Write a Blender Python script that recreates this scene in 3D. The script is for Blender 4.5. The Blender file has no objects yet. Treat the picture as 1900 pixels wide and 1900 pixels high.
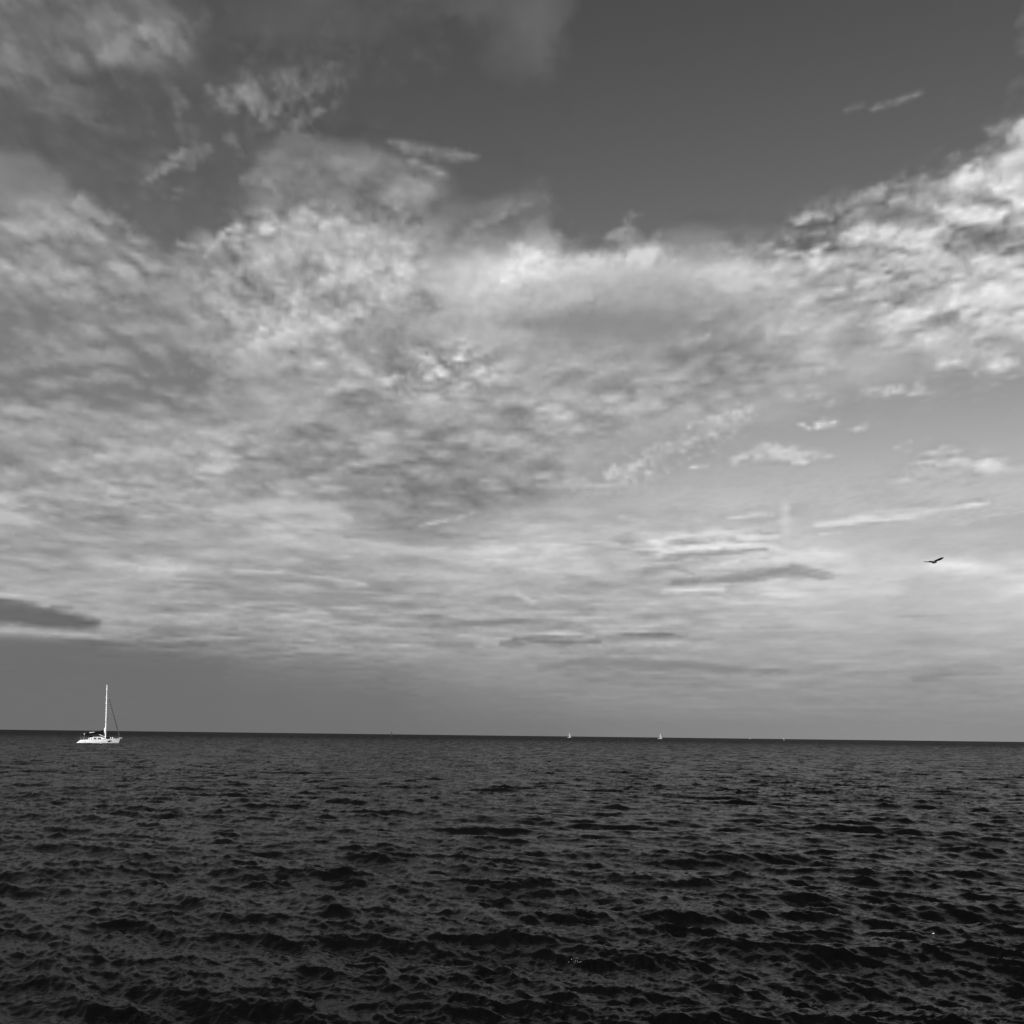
import bpy, bmesh, math
import numpy as np
from mathutils import Vector, Matrix, Euler

scene = bpy.context.scene
COL = scene.collection
rad = math.radians

# ------------------------------------------------------------------ camera
CAM_H = 3.5
FPX = 1905.0                                   # focal length in pixels of the 1900 px wide photograph
PITCH = math.atan(415.0 / FPX)
ROLL = rad(0.69)
FWD = Vector((0, math.cos(PITCH), math.sin(PITCH)))
_r0, _u0 = Vector((1, 0, 0)), Vector((0, -math.sin(PITCH), math.cos(PITCH)))
RGT = math.cos(ROLL) * _r0 + math.sin(ROLL) * _u0
UPV = -math.sin(ROLL) * _r0 + math.cos(ROLL) * _u0
cam_data = bpy.data.cameras.new('camera')
cam = bpy.data.objects.new('camera', cam_data)
COL.objects.link(cam)
cam.matrix_world = Matrix((
    (RGT.x, UPV.x, -FWD.x, 0.0), (RGT.y, UPV.y, -FWD.y, 0.0),
    (RGT.z, UPV.z, -FWD.z, CAM_H), (0, 0, 0, 1)))
cam_data.sensor_fit = 'HORIZONTAL'
cam_data.sensor_width = 36.0
cam_data.lens = 36.0 * FPX / 1900.0
cam_data.clip_start = 0.1
cam_data.clip_end = 120000.0
scene.camera = cam


def ray(px, py):
    return (FWD + RGT * ((px - 950) / FPX) + UPV * ((950 - py) / FPX)).normalized()


def on_sea(px, dist):
    """point of the flat sea in the compass direction of photo column px, dist metres away"""
    d = ray(px, 1365)
    k = dist / math.hypot(d.x, d.y)
    return Vector((d.x * k, d.y * k, 0.0))


# ------------------------------------------------------------------ light
SUN_AZ, SUN_EL = 200.0, 22.0                   # behind the camera, to the left
sun_data = bpy.data.lights.new('sun', 'SUN')
sun_data.energy = 2.6
sun_data.angle = rad(0.53)
sun_data.color = (1.0, 0.995, 0.99)
sun = bpy.data.objects.new('sun', sun_data)
COL.objects.link(sun)
_sd = Vector((math.sin(rad(SUN_AZ)) * math.cos(rad(SUN_EL)), math.cos(rad(SUN_AZ)) * math.cos(rad(SUN_EL)), math.sin(rad(SUN_EL))))
sun.rotation_euler = _sd.to_track_quat('Z', 'Y').to_euler()
sun.location = (-30, -40, 30)

scene.view_settings.view_transform = 'Standard'
scene.view_settings.look = 'None'
scene.view_settings.gamma = 1.0
scene.view_settings.exposure = 0.0
scene.view_settings.use_curve_mapping = False

# ------------------------------------------------------------------ sky: Nishita through a red filter, clouds on a flat layer
world = bpy.data.worlds.new('World')
scene.world = world
world.use_nodes = True
NT = world.node_tree
for n in list(NT.nodes):
    NT.nodes.remove(n)
L = NT.links.new


def node(t, **kw):
    n = NT.nodes.new(t)
    for k, v in kw.items():
        setattr(n, k, v)
    return n


def put(sock, v):
    if isinstance(v, (int, float)):
        sock.default_value = v
    elif isinstance(v, (tuple, list)):
        sock.default_value = v
    else:
        L(v, sock)


def M(op, a, b=0.0, c=None, clamp=False):
    n = node('ShaderNodeMath', operation=op, use_clamp=clamp)
    put(n.inputs[0], a)
    put(n.inputs[1], b)
    if c is not None:
        put(n.inputs[2], c)
    return n.outputs[0]


def vec(x, y, z=0.0):
    n = node('ShaderNodeCombineXYZ')
    put(n.inputs[0], x); put(n.inputs[1], y); put(n.inputs[2], z)
    return n.outputs[0]


def VM(op, a, b=None, scale=None):
    n = node('ShaderNodeVectorMath', operation=op)
    put(n.inputs[0], a)
    if b is not None:
        put(n.inputs[1], b)
    if scale is not None:
        put(n.inputs['Scale'], scale)
    return n.outputs[0]


def noise(v, scale, detail=4.0, rough=0.5, dist=0.0, color=False):
    n = node('ShaderNodeTexNoise', noise_dimensions='2D')
    put(n.inputs['Vector'], v)
    n.inputs['Scale'].default_value = scale
    n.inputs['Detail'].default_value = detail
    n.inputs['Roughness'].default_value = rough
    n.inputs['Distortion'].default_value = dist
    return n.outputs['Color' if color else 0]


def maprange(v, a, b, c=0.0, d=1.0, smooth=False):
    n = node('ShaderNodeMapRange', clamp=True)
    if smooth:
        n.interpolation_type = 'SMOOTHSTEP'
    put(n.inputs[0], v)
    n.inputs[1].default_value = a; n.inputs[2].default_value = b
    n.inputs[3].default_value = c; n.inputs[4].default_value = d
    return n.outputs[0]


def mixc(f, a, b):
    n = node('ShaderNodeMix', data_type='RGBA')
    put(n.inputs[0], f); put(n.inputs[6], a); put(n.inputs[7], b)
    return n.outputs[2]


# ---- the cloud cover of this evening, laid out by the direction in which each cloud stands (given in photo pixels):
# a coarse table of tones every 100 x 50 px, then cloud banks, streaks and fields of cloudlets one by one
CELL = 3.0
MW, MH = 634, 467
tone_rows=[
[112,100,110,95,82,86,92,84,84,92,100,82,78,78,80,82,84,88,100,118],
[120,120,130,125,86,92,90,88,82,88,102,84,78,79,82,84,87,92,104,124],
[128,110,120,120,82,86,88,85,80,88,100,82,79,80,83,86,88,93,104,122],
[110,96,92,92,90,105,90,84,79,88,90,80,79,82,86,89,92,97,106,120],
[82,105,92,88,98,102,88,80,80,82,80,81,82,84,88,91,94,99,106,114],
[88,88,104,90,92,98,88,84,82,82,82,84,86,88,91,94,97,101,108,140],
[125,100,88,100,90,105,116,118,100,84,86,88,90,92,94,97,100,104,125,190],
[125,118,90,95,90,130,138,135,108,90,100,92,94,95,97,100,104,120,175,215],
[145,160,115,92,92,150,162,150,120,110,115,96,98,100,102,108,125,160,190,190],
[145,150,150,110,145,168,175,165,150,150,165,118,130,140,130,135,165,185,190,155],
[150,150,160,150,160,165,165,170,180,200,208,198,190,185,185,185,190,185,195,205],
[135,130,140,150,160,165,165,175,175,188,192,178,166,166,172,180,180,180,190,195],
[125,125,135,145,155,170,175,160,165,182,155,146,142,148,160,170,175,180,195,195],
[125,130,130,138,158,168,165,150,165,178,158,158,160,160,165,170,175,170,180,175],
[130,135,135,128,150,160,158,158,172,175,165,158,155,155,160,168,165,158,162,160],
[148,145,140,140,150,162,155,150,165,170,165,160,155,160,170,160,158,158,160,160],
[155,155,148,150,160,155,147,150,150,160,165,160,165,165,160,162,162,163,163,164],
[150,160,160,158,165,150,145,150,145,150,155,165,163,160,164,165,165,168,170,170],
[160,165,160,165,160,150,150,145,140,142,148,162,165,165,166,168,168,170,172,175],
[172,155,155,165,175,180,160,145,140,155,165,170,172,172,175,178,180,180,178,176],
[160,160,160,160,170,175,180,165,160,180,188,183,188,188,195,195,185,182,180,180],
[165,165,175,178,170,165,165,175,175,190,193,183,175,180,188,203,208,198,193,200],
[165,165,165,160,155,155,155,160,165,170,170,172,182,188,196,198,193,188,198,208],
[158,160,165,165,165,165,165,165,160,160,165,165,170,175,180,185,185,180,185,190],
[112,113,118,130,140,150,155,155,158,160,160,158,165,165,168,170,170,165,170,175],
[105,106,108,110,118,125,130,135,140,148,150,145,148,150,155,155,160,155,155,160],
[105,106,107,108,110,112,118,120,125,132,135,140,142,145,145,145,145,145,145,148],
[102,104,105,106,108,110,112,114,117,120,123,126,128,130,132,134,136,138,138,138]]
tone_map = np.array(tone_rows, float)
yy, xx = np.mgrid[0:MH, 0:MW] * CELL


def bil(m, x, y, dx, dy):
    gx = np.clip(x / dx, 0, m.shape[1] - 1.001); gy = np.clip(y / dy, 0, m.shape[0] - 1.001)
    i = gx.astype(int); j = gy.astype(int); fx = gx - i; fy = gy - j
    fx = 0.5 * fx * fx * (3 - 2 * fx) + fx * 0.5; fy = 0.5 * fy * fy * (3 - 2 * fy) + fy * 0.5
    return (m[j, i] * (1 - fx) + m[j, i + 1] * fx) * (1 - fy) + (m[j + 1, i] * (1 - fx) + m[j + 1, i + 1] * fx) * fy


TONE = bil(tone_map, xx, yy, 100, 50)
PUFF = np.full((MH, MW), 0.35)
COVER = np.ones((MH, MW))


def blur(m, s):
    s /= CELL
    if s < 0.3:
        return m
    r = int(2.6 * s) + 1
    k = np.exp(-0.5 * (np.arange(-r, r + 1) / s) ** 2); k /= k.sum()
    for axis in (0, 1):
        pad = [(r, r), (0, 0)] if axis == 0 else [(0, 0), (r, r)]
        p = np.pad(m, pad, mode='edge')
        n = m.shape[axis]
        m = sum(k[q_] * (p[q_:q_ + n] if axis == 0 else p[:, q_:q_ + n]) for q_ in range(2 * r + 1))
    return m


# place of every map cell on the cloud layer overhead (so that all texture shrinks towards the horizon)
_vx, _vy = (xx - 950.0) / FPX, (950.0 - yy) / FPX
_dir = np.array(FWD) + _vx[..., None] * np.array(RGT) + _vy[..., None] * np.array(UPV)
_dir /= np.linalg.norm(_dir, axis=-1, keepdims=True)
_dz = np.maximum(_dir[..., 2], 0.0) + 0.06
LX, LY = _dir[..., 0] / _dz, _dir[..., 1] / _dz * 0.62
LATTICE = np.random.default_rng(21).random((256, 256))


def value_noise(x, y):
    i = np.floor(x).astype(int); j = np.floor(y).astype(int)
    u = x - i; v = y - j
    u = u * u * u * (u * (6 * u - 15) + 10); v = v * v * v * (v * (6 * v - 15) + 10)
    g = lambda a, c: LATTICE[(i + a) & 255, (j + c) & 255]
    return (g(0, 0) * (1 - u) + g(1, 0) * u) * (1 - v) + (g(0, 1) * (1 - u) + g(1, 1) * u) * v


def fractal(x, y, octaves=5, gain=0.55, rolled=False):
    s = 0.0; a = 1.0; tot = 0.0
    for k in range(octaves):
        c, d = math.cos(0.7 * k + 0.3), math.sin(0.7 * k + 0.3)
        n = value_noise(x * c - y * d + 17.3 * k, x * d + y * c + 9.1 * k)
        s = s + a * (np.sqrt((2 * n - 1) ** 2 + 0.12) if rolled else n)
        tot += a; a *= gain; x = x * 2.03; y = y * 2.03
    return s / tot


def unit(f):
    return (f - f.mean()) / f.std()


RAG = np.clip(unit(fractal(LX * 9, LY * 9, 6, 0.62)), -2.2, 2.2)             # ragged rims
RAG_LOW = np.clip(unit(fractal(LX * 5, LY * 11 + LX * 2, 6, 0.62)), -2.2, 2.2)
_lo = np.clip((yy - 780.0) / 250.0, 0, 1)
RAG = RAG * (1 - _lo) + RAG_LOW * _lo


MOTTLE = np.clip(0.80 + 0.24 * unit(fractal(LX * 34, LY * 34, 4, 0.55, True)), 0.2, 1.0) * (1 - _lo) + np.clip(0.93 + 0.12 * unit(fractal(LX * 9, LY * 20 + LX * 3, 5, 0.6)), 0.4, 1.0) * _lo


def ragged(m, w, k):
    r = RAG[w] * (1.0 - 0.45 * _lo[w])
    return np.clip(m + 3.2 * k * r * m ** 0.6 * (1 - m) + 0.16 * r * m * m, 0, 1)


def window(pts, margin):
    xs = [p[0] for p in pts]; ys = [p[1] for p in pts]
    x0 = max(0, int((min(xs) - margin) / CELL)); x1 = min(MW, int((max(xs) + margin) / CELL) + 2)
    y0 = max(0, int((min(ys) - margin) / CELL)); y1 = min(MH, int((max(ys) + margin) / CELL) + 2)
    return slice(y0, max(y1, y0 + 1)), slice(x0, max(x1, x0 + 1))


def lay(w, m, val, g, al):
    if val is not None:
        TONE[w] = TONE[w] * (1 - m) + val * m
    if g is not None:
        PUFF[w] = PUFF[w] * (1 - m) + g * m
    if al is not None:
        COVER[w] = COVER[w] * (1 - m) + al * m


def area(pts, val, a=1, b=15, g=None, al=None):
    w = window(pts, 3 * b + 6)
    X_, Y_ = xx[w], yy[w]
    m = np.zeros(X_.shape, bool)
    n = len(pts)
    for i in range(n):
        (xi, yi), (xj, yj) = pts[i], pts[i - 1]
        if yi != yj:
            m ^= ((yi > Y_) != (yj > Y_)) & (X_ < (xj - xi) * (Y_ - yi) / (yj - yi) + xi)
    lay(w, ragged(blur(m.astype(float), b), w, 0.22) * a, val, g, al)


def streak(pts, wd, val, a=1, b=5, g=None, al=None):
    ws = [0.78 * q_ for q_ in (wd if isinstance(wd, (list, tuple)) else [wd] * len(pts))]
    w = window(pts, 2.6 * max(ws) + 3 * b + 6)
    X_, Y_ = xx[w], yy[w]
    d = np.full(X_.shape, 1e9)
    for (x0, y0), (x1, y1), w0, w1 in zip(pts[:-1], pts[1:], ws[:-1], ws[1:]):
        ll = (x1 - x0) ** 2 + (y1 - y0) ** 2 + 1e-9
        t = np.clip(((X_ - x0) * (x1 - x0) + (Y_ - y0) * (y1 - y0)) / ll, 0, 1)
        d = np.minimum(d, np.hypot(X_ - x0 - t * (x1 - x0), Y_ - y0 - t * (y1 - y0)) / (w0 + (w1 - w0) * t))
    lay(w, ragged(blur(np.exp(-0.9 * d * d), b * 0.8), w, 0.3) * MOTTLE[w] * min(1.0, a * 1.15), val, g, al)


def rolls(pts, amp, scale=25.0, tilt=0.0, stretch=1.0, b=28, al=0.0, octaves=4, gain=0.5, shade=0.7, off=0.0):
    """a field of rounded cloud rolls over a polygon, lit from above in the picture"""
    w = window(pts, 3 * b + 6)
    X_, Y_ = xx[w], yy[w]
    m = np.zeros(X_.shape, bool)
    for i in range(len(pts)):
        (xi, yi), (xj, yj) = pts[i], pts[i - 1]
        if yi != yj:
            m ^= ((yi > Y_) != (yj > Y_)) & (X_ < (xj - xi) * (Y_ - yi) / (yj - yi) + xi)
    m = blur(m.astype(float), b)
    c, s_ = math.cos(math.radians(tilt)), math.sin(math.radians(tilt))
    x = LX[w] + 0.003 * RAG[w] + off; y = LY[w] + 0.003 * np.roll(RAG, 31, 1)[w]
    u = (x * c + y * s_) * scale / stretch; v = (-x * s_ + y * c) * scale
    both = lambda p, r_: 0.55 * fractal(p, r_, octaves, gain, True) + 0.45 * fractal(p * 0.8 + 40, r_ * 0.8, octaves + 1, gain)
    f = both(u, v)
    f2 = both(u - 0.25 * s_, v - 0.25 * c)
    f0 = (f - 0.53) / 0.085
    t = m * amp * (f0 + shade * (f2 - f) / 0.07)
    if al:
        t = np.maximum(t, -0.35 * amp * m)                                   # no darker than the sky behind
    TONE[w] += t
    if al:
        COVER[w] = np.maximum(COVER[w], al * m * np.clip(0.45 + 0.6 * f0, 0, 1))


sky_rng = np.random.default_rng(5)


def cloudlets(pts, n, r, aspect=1.3, tilt=0.0, amp=22.0, under=0.55, al=0.0, vary=0.4):
    """n soft puffs strewn over a polygon: bright above, shaded below"""
    xs = [p[0] for p in pts]; ys = [p[1] for p in pts]
    done = 0
    tries = 0
    while done < n and tries < 40 * n:
        tries += 1
        x, y = sky_rng.uniform(min(xs), max(xs)), sky_rng.uniform(min(ys), max(ys))
        inside = False
        for i in range(len(pts)):
            (xi, yi), (xj, yj) = pts[i], pts[i - 1]
            if (yi > y) != (yj > y) and x < (xj - xi) * (y - yi) / (yj - yi) + xi:
                inside = not inside
        if not inside:
            continue
        done += 1
        rr_ = r * sky_rng.uniform(1 - vary, 1 + vary)
        rx, ry = rr_ * aspect ** 0.5 * sky_rng.uniform(0.8, 1.25), rr_ / aspect ** 0.5
        ta = math.radians(tilt + sky_rng.normal(0, 9))
        k = amp * sky_rng.uniform(0.35, 1.25)
        w = window([(x, y)], 3.2 * max(rx, ry))
        dx, dy = xx[w] - x, yy[w] - y
        u = (dx * math.cos(ta) + dy * math.sin(ta)) / rx
        v = (-dx * math.sin(ta) + dy * math.cos(ta)) / ry
        e = np.exp(-1.1 * (u * u + v * v) ** 1.25)
        s_ = np.exp(-(u * u + (v - 1.15) ** 2))
        TONE[w] += k * e - under * k * s_
        if al:
            COVER[w] = np.maximum(COVER[w], al * np.clip(1.25 * e, 0, 1))


# ---------- amplitude regions (g) and clear sky (al)
area([(1080,0),(1900,0),(1900,215),(1780,300),(1500,375),(1250,425),(1050,445),(1000,330),(900,260),(830,180),(1000,150)],None,1,25,g=0.05,al=0.0)
area([(640,180),(900,120),(1000,200),(900,290),(1000,330),(880,370),(850,330),(880,280),(700,240)],None,1,20,g=.1,al=.12)
area([(330,120),(900,30),(900,160),(640,200),(600,170)],None,.8,25,g=.3,al=.5)
area([(130,340),(250,370),(470,350),(420,400),(330,450),(240,420)],92,1,18,g=.15,al=.6)
area([(20,170),(250,200),(320,260),(160,330),(60,290),(0,260),(0,180)],86,.7,25,g=.3,al=.6)
area([(1500,760),(1900,690),(1900,960),(1560,950),(1300,950),(1150,930),(1230,860),(1400,810)],None,1,20,g=.08,al=.25)
area([(1780,420),(1900,400),(1900,470),(1800,470)],120,.5,15,g=.5)
area([(0,1190),(700,1240),(1900,1300),(1900,1400),(0,1400)],None,1,25,g=.08)
area([(0,370),(150,380),(340,480),(420,600),(400,720),(200,760),(0,740)],None,1,30,g=.3)
area([(340,450),(500,390),(820,400),(800,520),(900,640),(900,740),(700,740),(500,620),(380,560)],None,1,25,g=.75)
area([(950,470),(1350,480),(1500,560),(1450,700),(1000,700),(930,600)],None,1,35,g=.18)
area([(1400,460),(1560,380),(1740,330),(1900,240),(1900,690),(1740,660),(1600,620),(1500,560)],None,1,25,g=.8)
area([(1000,880),(1200,790),(1400,750),(1300,840),(1200,910),(1060,930)],None,1,15,g=.9)
area([(0,940),(1000,900),(1900,1000),(1900,1180),(0,1160)],None,.8,40,g=.35)
# ---------- top-left
streak([(215,95),(245,70),(265,60)],[20,26,26],160,.9,9,g=.5)
streak([(190,62),(205,60)],16,135,.8,6)
streak([(295,45),(320,50)],[12,8],138,.8,6)
streak([(300,70),(345,82)],[12,7],112,.8,5)
streak([(265,110),(270,100)],20,130,.7,8)
streak([(0,100),(30,125),(45,135)],[22,14,6],140,.8,8)
streak([(0,150),(30,165)],[12,6],135,.8,6)
streak([(70,205),(140,210),(190,225)],[8,13,8],118,.8,6)
streak([(190,225),(290,243)],[12,6],112,.8,7)
streak([(410,190),(455,175)],[14,10],120,.8,6)
streak([(330,187),(370,185)],[12,8],106,.7,6)
streak([(515,150),(530,165),(545,200)],[16,18,12],120,.8,8)
streak([(470,230),(510,225)],[14,12],108,.7,8)
streak([(520,258),(555,262),(580,272)],[10,14,6],116,.9,5)
streak([(380,225),(440,220)],[22,16],82,.8,12)
streak([(200,150),(270,190)],[28,20],82,.7,15)
streak([(340,275),(320,300),(270,335)],[14,22,10],148,.85,8)
streak([(440,270),(450,290)],[10,6],120,.8,5)
streak([(375,285),(400,300)],[10,6],110,.8,5)
streak([(990,20),(970,70)],[16,12],104,.6,12)
streak([(900,130),(960,100)],[12,10],92,.6,12)
# ---------- left bank edge
area([(0,285),(60,295),(120,330),(100,380),(0,390)],128,.7,14)
streak([(150,380),(230,420),(340,490)],[16,12,10],160,.6,8)
area([(160,330),(260,400),(340,470),(330,440),(420,400),(300,380)],90,.7,12,al=.5)
streak([(40,395),(90,400)],[18,12],172,.6,10)
streak([(170,445),(180,455)],16,168,.6,8)
streak([(30,490),(80,480)],[30,24],168,.6,16)
streak([(220,500),(260,510)],[24,18],172,.6,12)
streak([(320,490),(335,500)],[12,10],165,.6,8)
streak([(210,565),(270,570)],[34,22],118,.7,14)
streak([(0,590),(120,600)],[40,40],122,.6,22)
streak([(250,540),(300,530)],[20,16],160,.5,10)
streak([(240,470),(310,480)],[12,12],140,.4,8)
streak([(150,620),(180,600),(30,680)],[14,14,10],150,.5,12)
streak([(200,640),(300,650)],[30,30],126,.5,16)
streak([(340,690),(400,700)],[40,30],124,.8,18)
streak([(60,700),(180,690)],[28,28],126,.5,18)
streak([(240,710),(310,730)],[18,22],150,.5,12)
# ---------- mid-left bright fan
area([(470,300),(520,280),(690,275),(780,300),(830,340),(800,400),(560,400),(500,350)],138,.75,14,g=.55)
streak([(540,285),(690,278)],[6,6],116,.6,5)
streak([(490,335),(520,345)],[10,12],155,.7,6)
streak([(750,275),(840,285),(890,290)],[12,10,6],122,.85,6)
streak([(760,300),(820,320)],[10,6],148,.85,5)
streak([(720,262),(750,270)],[6,8],112,.8,5)
streak([(690,375),(740,385)],[14,14],165,.6,8)
streak([(325,450),(370,460)],[8,10],178,.8,5)
streak([(375,480),(410,435),(450,425),(500,425)],[12,14,12,8],192,.9,6)
streak([(440,400),(560,395),(620,380)],[10,12,8],150,.5,8,g=.9)
streak([(560,420),(640,405),(780,420)],[12,10,10],188,.7,8)
streak([(340,475),(360,490)],[10,14],112,.7,7)
streak([(420,470),(460,470)],[14,10],152,.6,6)
streak([(420,505),(480,490)],[14,14],184,.6,7)
streak([(360,520),(420,530)],[12,12],178,.6,7)
streak([(830,430),(900,400)],[16,12],122,.6,10,g=.8)
area([(560,545),(640,520),(740,540),(700,570),(580,580)],150,.5,14)
streak([(480,625),(540,605),(560,590)],[14,20,12],205,.85,7,g=.8)
streak([(570,610),(640,595),(700,560),(750,500)],[14,18,22,20],196,.75,10,g=.8)
streak([(740,600),(780,560),(800,580)],[26,22,20],138,.85,14,g=.5)
streak([(640,650),(720,640)],[30,26],140,.8,14)
streak([(780,640),(820,640),(850,655)],[16,10,12],142,.8,8,g=.9)
streak([(720,710),(760,700),(800,695),(850,680),(890,690)],[14,16,18,16,12],185,.7,8,g=.9)
streak([(410,715),(450,660),(560,610)],[16,12,12],170,.5,10)
streak([(560,730),(660,705)],[14,12],178,.5,10)
# ---------- central bright + gray bank
area([(1000,340),(1040,335),(1050,360),(1020,400),(980,440),(900,430),(900,390)],118,.8,16,g=.3)
area([(960,450),(1000,430),(1040,450),(1060,480),(1000,500),(960,490)],165,.7,14)
streak([(945,520),(960,495),(1000,490)],[22,24,16],232,.85,12,g=.4)
streak([(1060,490),(1150,480),(1260,455),(1340,460)],[16,18,16,10],212,.7,11)
streak([(1400,480),(1430,490),(1480,495),(1540,480)],[12,14,12,12],215,.75,9)
streak([(1280,500),(1380,510)],[24,20],180,.6,12)
streak([(1170,590),(1060,600),(980,610)],[36,40,30],142,.85,22)
streak([(1240,560),(1400,575)],[26,22],152,.6,18)
streak([(870,580),(900,640),(890,690)],[26,26,22],185,.6,18)
streak([(1130,650),(1240,640)],[10,10],172,.7,9)
streak([(1270,625),(1300,630)],[10,8],185,.7,6)
streak([(960,655),(975,640)],[8,8],176,.7,7)
streak([(1430,618),(1480,615)],[12,10],196,.8,6)
streak([(1490,690),(1550,675)],[8,8],185,.8,5)
streak([(1455,725),(1510,728)],[10,12],186,.5,8,g=.7)
area([(1500,580),(1560,560),(1640,560),(1620,640),(1520,650)],165,.5,14)
streak([(1130,445),(1165,405),(1170,430),(1155,455)],[14,14,10,12],150,.8,6,al=1)
streak([(1280,420),(1290,415)],[6,5],125,.8,4,al=.8)
streak([(1340,440),(1420,445),(1500,440)],[14,12,14],118,.7,8,g=.8,al=.7)
streak([(1480,410),(1520,395),(1540,410)],[14,14,12],168,.8,6,al=1)
streak([(1640,350),(1600,370),(1560,385)],[10,10,10],150,.7,6,g=.9,al=1)
# ---------- right bright puffs
streak([(1775,345),(1800,330),(1830,345),(1880,345)],[18,20,20,24],236,.9,8,g=.6,al=1)
streak([(1840,250),(1850,245)],[14,10],165,.8,6,al=1)
streak([(1880,255),(1900,240)],[16,18],190,.8,7,al=1)
streak([(1870,300),(1900,290)],[20,20],215,.8,8,al=1)
streak([(1700,375),(1680,400)],[18,16],175,.8,7,al=1)
streak([(1740,390),(1790,395),(1850,405)],[14,16,12],225,.85,7,al=1)
streak([(1620,430),(1680,430),(1720,430)],[16,16,12],215,.7,8,al=1)
streak([(1560,450),(1600,440)],[14,14],205,.7,8,al=1)
streak([(1690,520),(1740,500),(1800,480)],[14,16,10],200,.6,9)
streak([(1800,480),(1880,490)],[12,14],225,.8,7)
streak([(1830,540),(1850,540),(1870,560)],[12,14,10],228,.85,6)
streak([(1800,590),(1850,565),(1900,555)],[12,14,10],215,.8,7)
streak([(1660,535),(1680,530)],[12,10],212,.8,6)
streak([(1760,460),(1790,475),(1850,440),(1900,450)],[14,14,14,14],130,.7,8)
streak([(1640,640),(1600,660)],[12,10],180,.6,8)
streak([(1640,615),(1700,605)],[10,9],200,.7,6)
streak([(1830,685),(1850,675),(1890,670)],[10,14,8],208,.9,6,al=1,g=.5)
streak([(1750,675),(1790,672)],[8,7],196,.8,5,al=1,g=.5)
streak([(1700,640),(1900,620)],[16,14],185,.6,10)
streak([(1610,725),(1660,722)],[7,7],186,.7,4,al=1)
# ---------- lower right small clouds
streak([(1490,790),(1500,798)],[8,5],205,.9,3,al=1)
streak([(1515,788),(1545,788)],[9,9],215,.95,3,al=1,g=.6)
streak([(1585,800),(1610,793)],[6,5],195,.85,3,al=1)
streak([(1360,850),(1420,832),(1460,840),(1540,850)],[9,12,10,4],198,.85,5,al=1,g=.9)
streak([(1480,855),(1500,860)],[5,4],215,.8,3,al=1)
streak([(1680,880),(1720,860),(1780,855),(1850,868)],[12,16,14,8],196,.8,7,al=1,g=.8)
streak([(1720,840),(1790,835)],[10,9],190,.7,5,al=1,g=.8)
streak([(1700,900),(1800,880),(1900,875)],[5,7,6],192,.7,5,al=1)
streak([(1660,850),(1690,830)],[6,6],180,.6,5,al=1)
streak([(1130,880),(1180,870),(1230,845),(1300,800),(1390,765)],[12,16,14,14,10],188,.75,7,al=1,g=1)
streak([(1050,895),(1200,905)],[10,7],178,.7,6,al=1)
streak([(1010,790),(1040,790)],[10,10],188,.6,7)
streak([(1510,975),(1600,960),(1700,945),(1820,935)],[5,6,8,4],208,.85,4,al=1,g=.5)
streak([(1350,960),(1420,957)],[5,5],198,.7,3,al=1)
streak([(1150,960),(1200,968)],[5,4],195,.7,3,al=1)
streak([(1580,912),(1640,912)],[3,3],192,.6,3,al=1)
# ---------- lower bank dark/bright
streak([(600,770),(900,790),(1060,800)],[26,30,20],152,.5,16)
streak([(540,810),(700,840),(900,850)],[22,30,26],144,.6,18)
streak([(380,870),(420,865)],[10,10],186,.8,8)
streak([(100,920),(380,912)],[10,9],176,.6,8)
streak([(760,930),(860,925),(1000,905)],[28,28,18],136,.7,14)
streak([(760,970),(860,960)],[16,12],150,.5,10)
streak([(0,970),(60,960)],[16,12],184,.7,10)
streak([(400,960),(500,950),(620,940)],[12,14,8],186,.7,9)
streak([(620,985),(760,1010),(860,1020)],[14,14,10],184,.6,8,g=.7)
streak([(680,1000),(820,985)],[10,14],152,.6,9)
streak([(880,1030),(960,1015),(1080,1010)],[14,18,14],206,.75,12)
streak([(930,1040),(1000,1050),(1100,1050)],[12,16,12],206,.7,10)
streak([(1230,1000),(1320,995),(1400,1000)],[6,7,6],214,.75,4,g=.6)
streak([(1220,1022),(1340,1015),(1420,1022)],[5,8,6],212,.8,4,g=.6)
streak([(1240,1030),(1300,1028),(1400,1020)],[5,6,4],165,.7,4)
streak([(1200,1060),(1260,1055)],[10,8],160,.8,7)
streak([(1250,1080),(1350,1070),(1460,1060),(1530,1068)],[6,11,11,4],146,.9,6)
streak([(1440,1030),(1500,1035),(1580,1040)],[14,16,10],224,.8,9)
streak([(1300,1050),(1420,1045)],[5,6],206,.7,4)
streak([(1255,1097),(1340,1090)],[5,6],216,.7,4)
streak([(1400,1090),(1500,1105),(1560,1110)],[12,14,12],212,.6,14)
streak([(1740,1050),(1820,1058),(1900,1075)],[12,14,10],226,.85,9)
streak([(1600,1040),(1660,1075),(1720,1110)],[20,18,16],190,.5,16)
streak([(1455,1000),(1460,960),(1450,935)],[22,12,8],196,.6,9,al=1)
streak([(280,1056),(320,1058)],[7,6],204,.8,5)
streak([(440,1060),(530,1060)],[6,5],192,.7,5)
streak([(300,1085),(350,1090)],[10,8],186,.6,8)
streak([(400,1085),(520,1100),(640,1100)],[16,22,14],148,.7,12)
streak([(120,1045),(240,1050)],[6,6],156,.5,6)
streak([(0,1075),(80,1075)],[6,6],184,.6,5)
streak([(1000,1085),(1100,1080),(1180,1085)],[10,10,6],162,.6,8)
streak([(620,1060),(640,1065)],[8,10],176,.5,6)
area([(-60,1104),(40,1118),(130,1140),(186,1152),(190,1162),(150,1168),(60,1160),(-60,1152)],106,1,5,g=.25)
streak([(60,1125),(100,1128)],[4,3],125,.7,4)
streak([(0,1102),(40,1104)],[4,4],196,.7,4)
streak([(190,1160),(280,1172),(100,1180),(0,1172)],[8,10,8,8],168,.8,7)
streak([(285,1166),(320,1163)],[5,4],142,.7,4)
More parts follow.
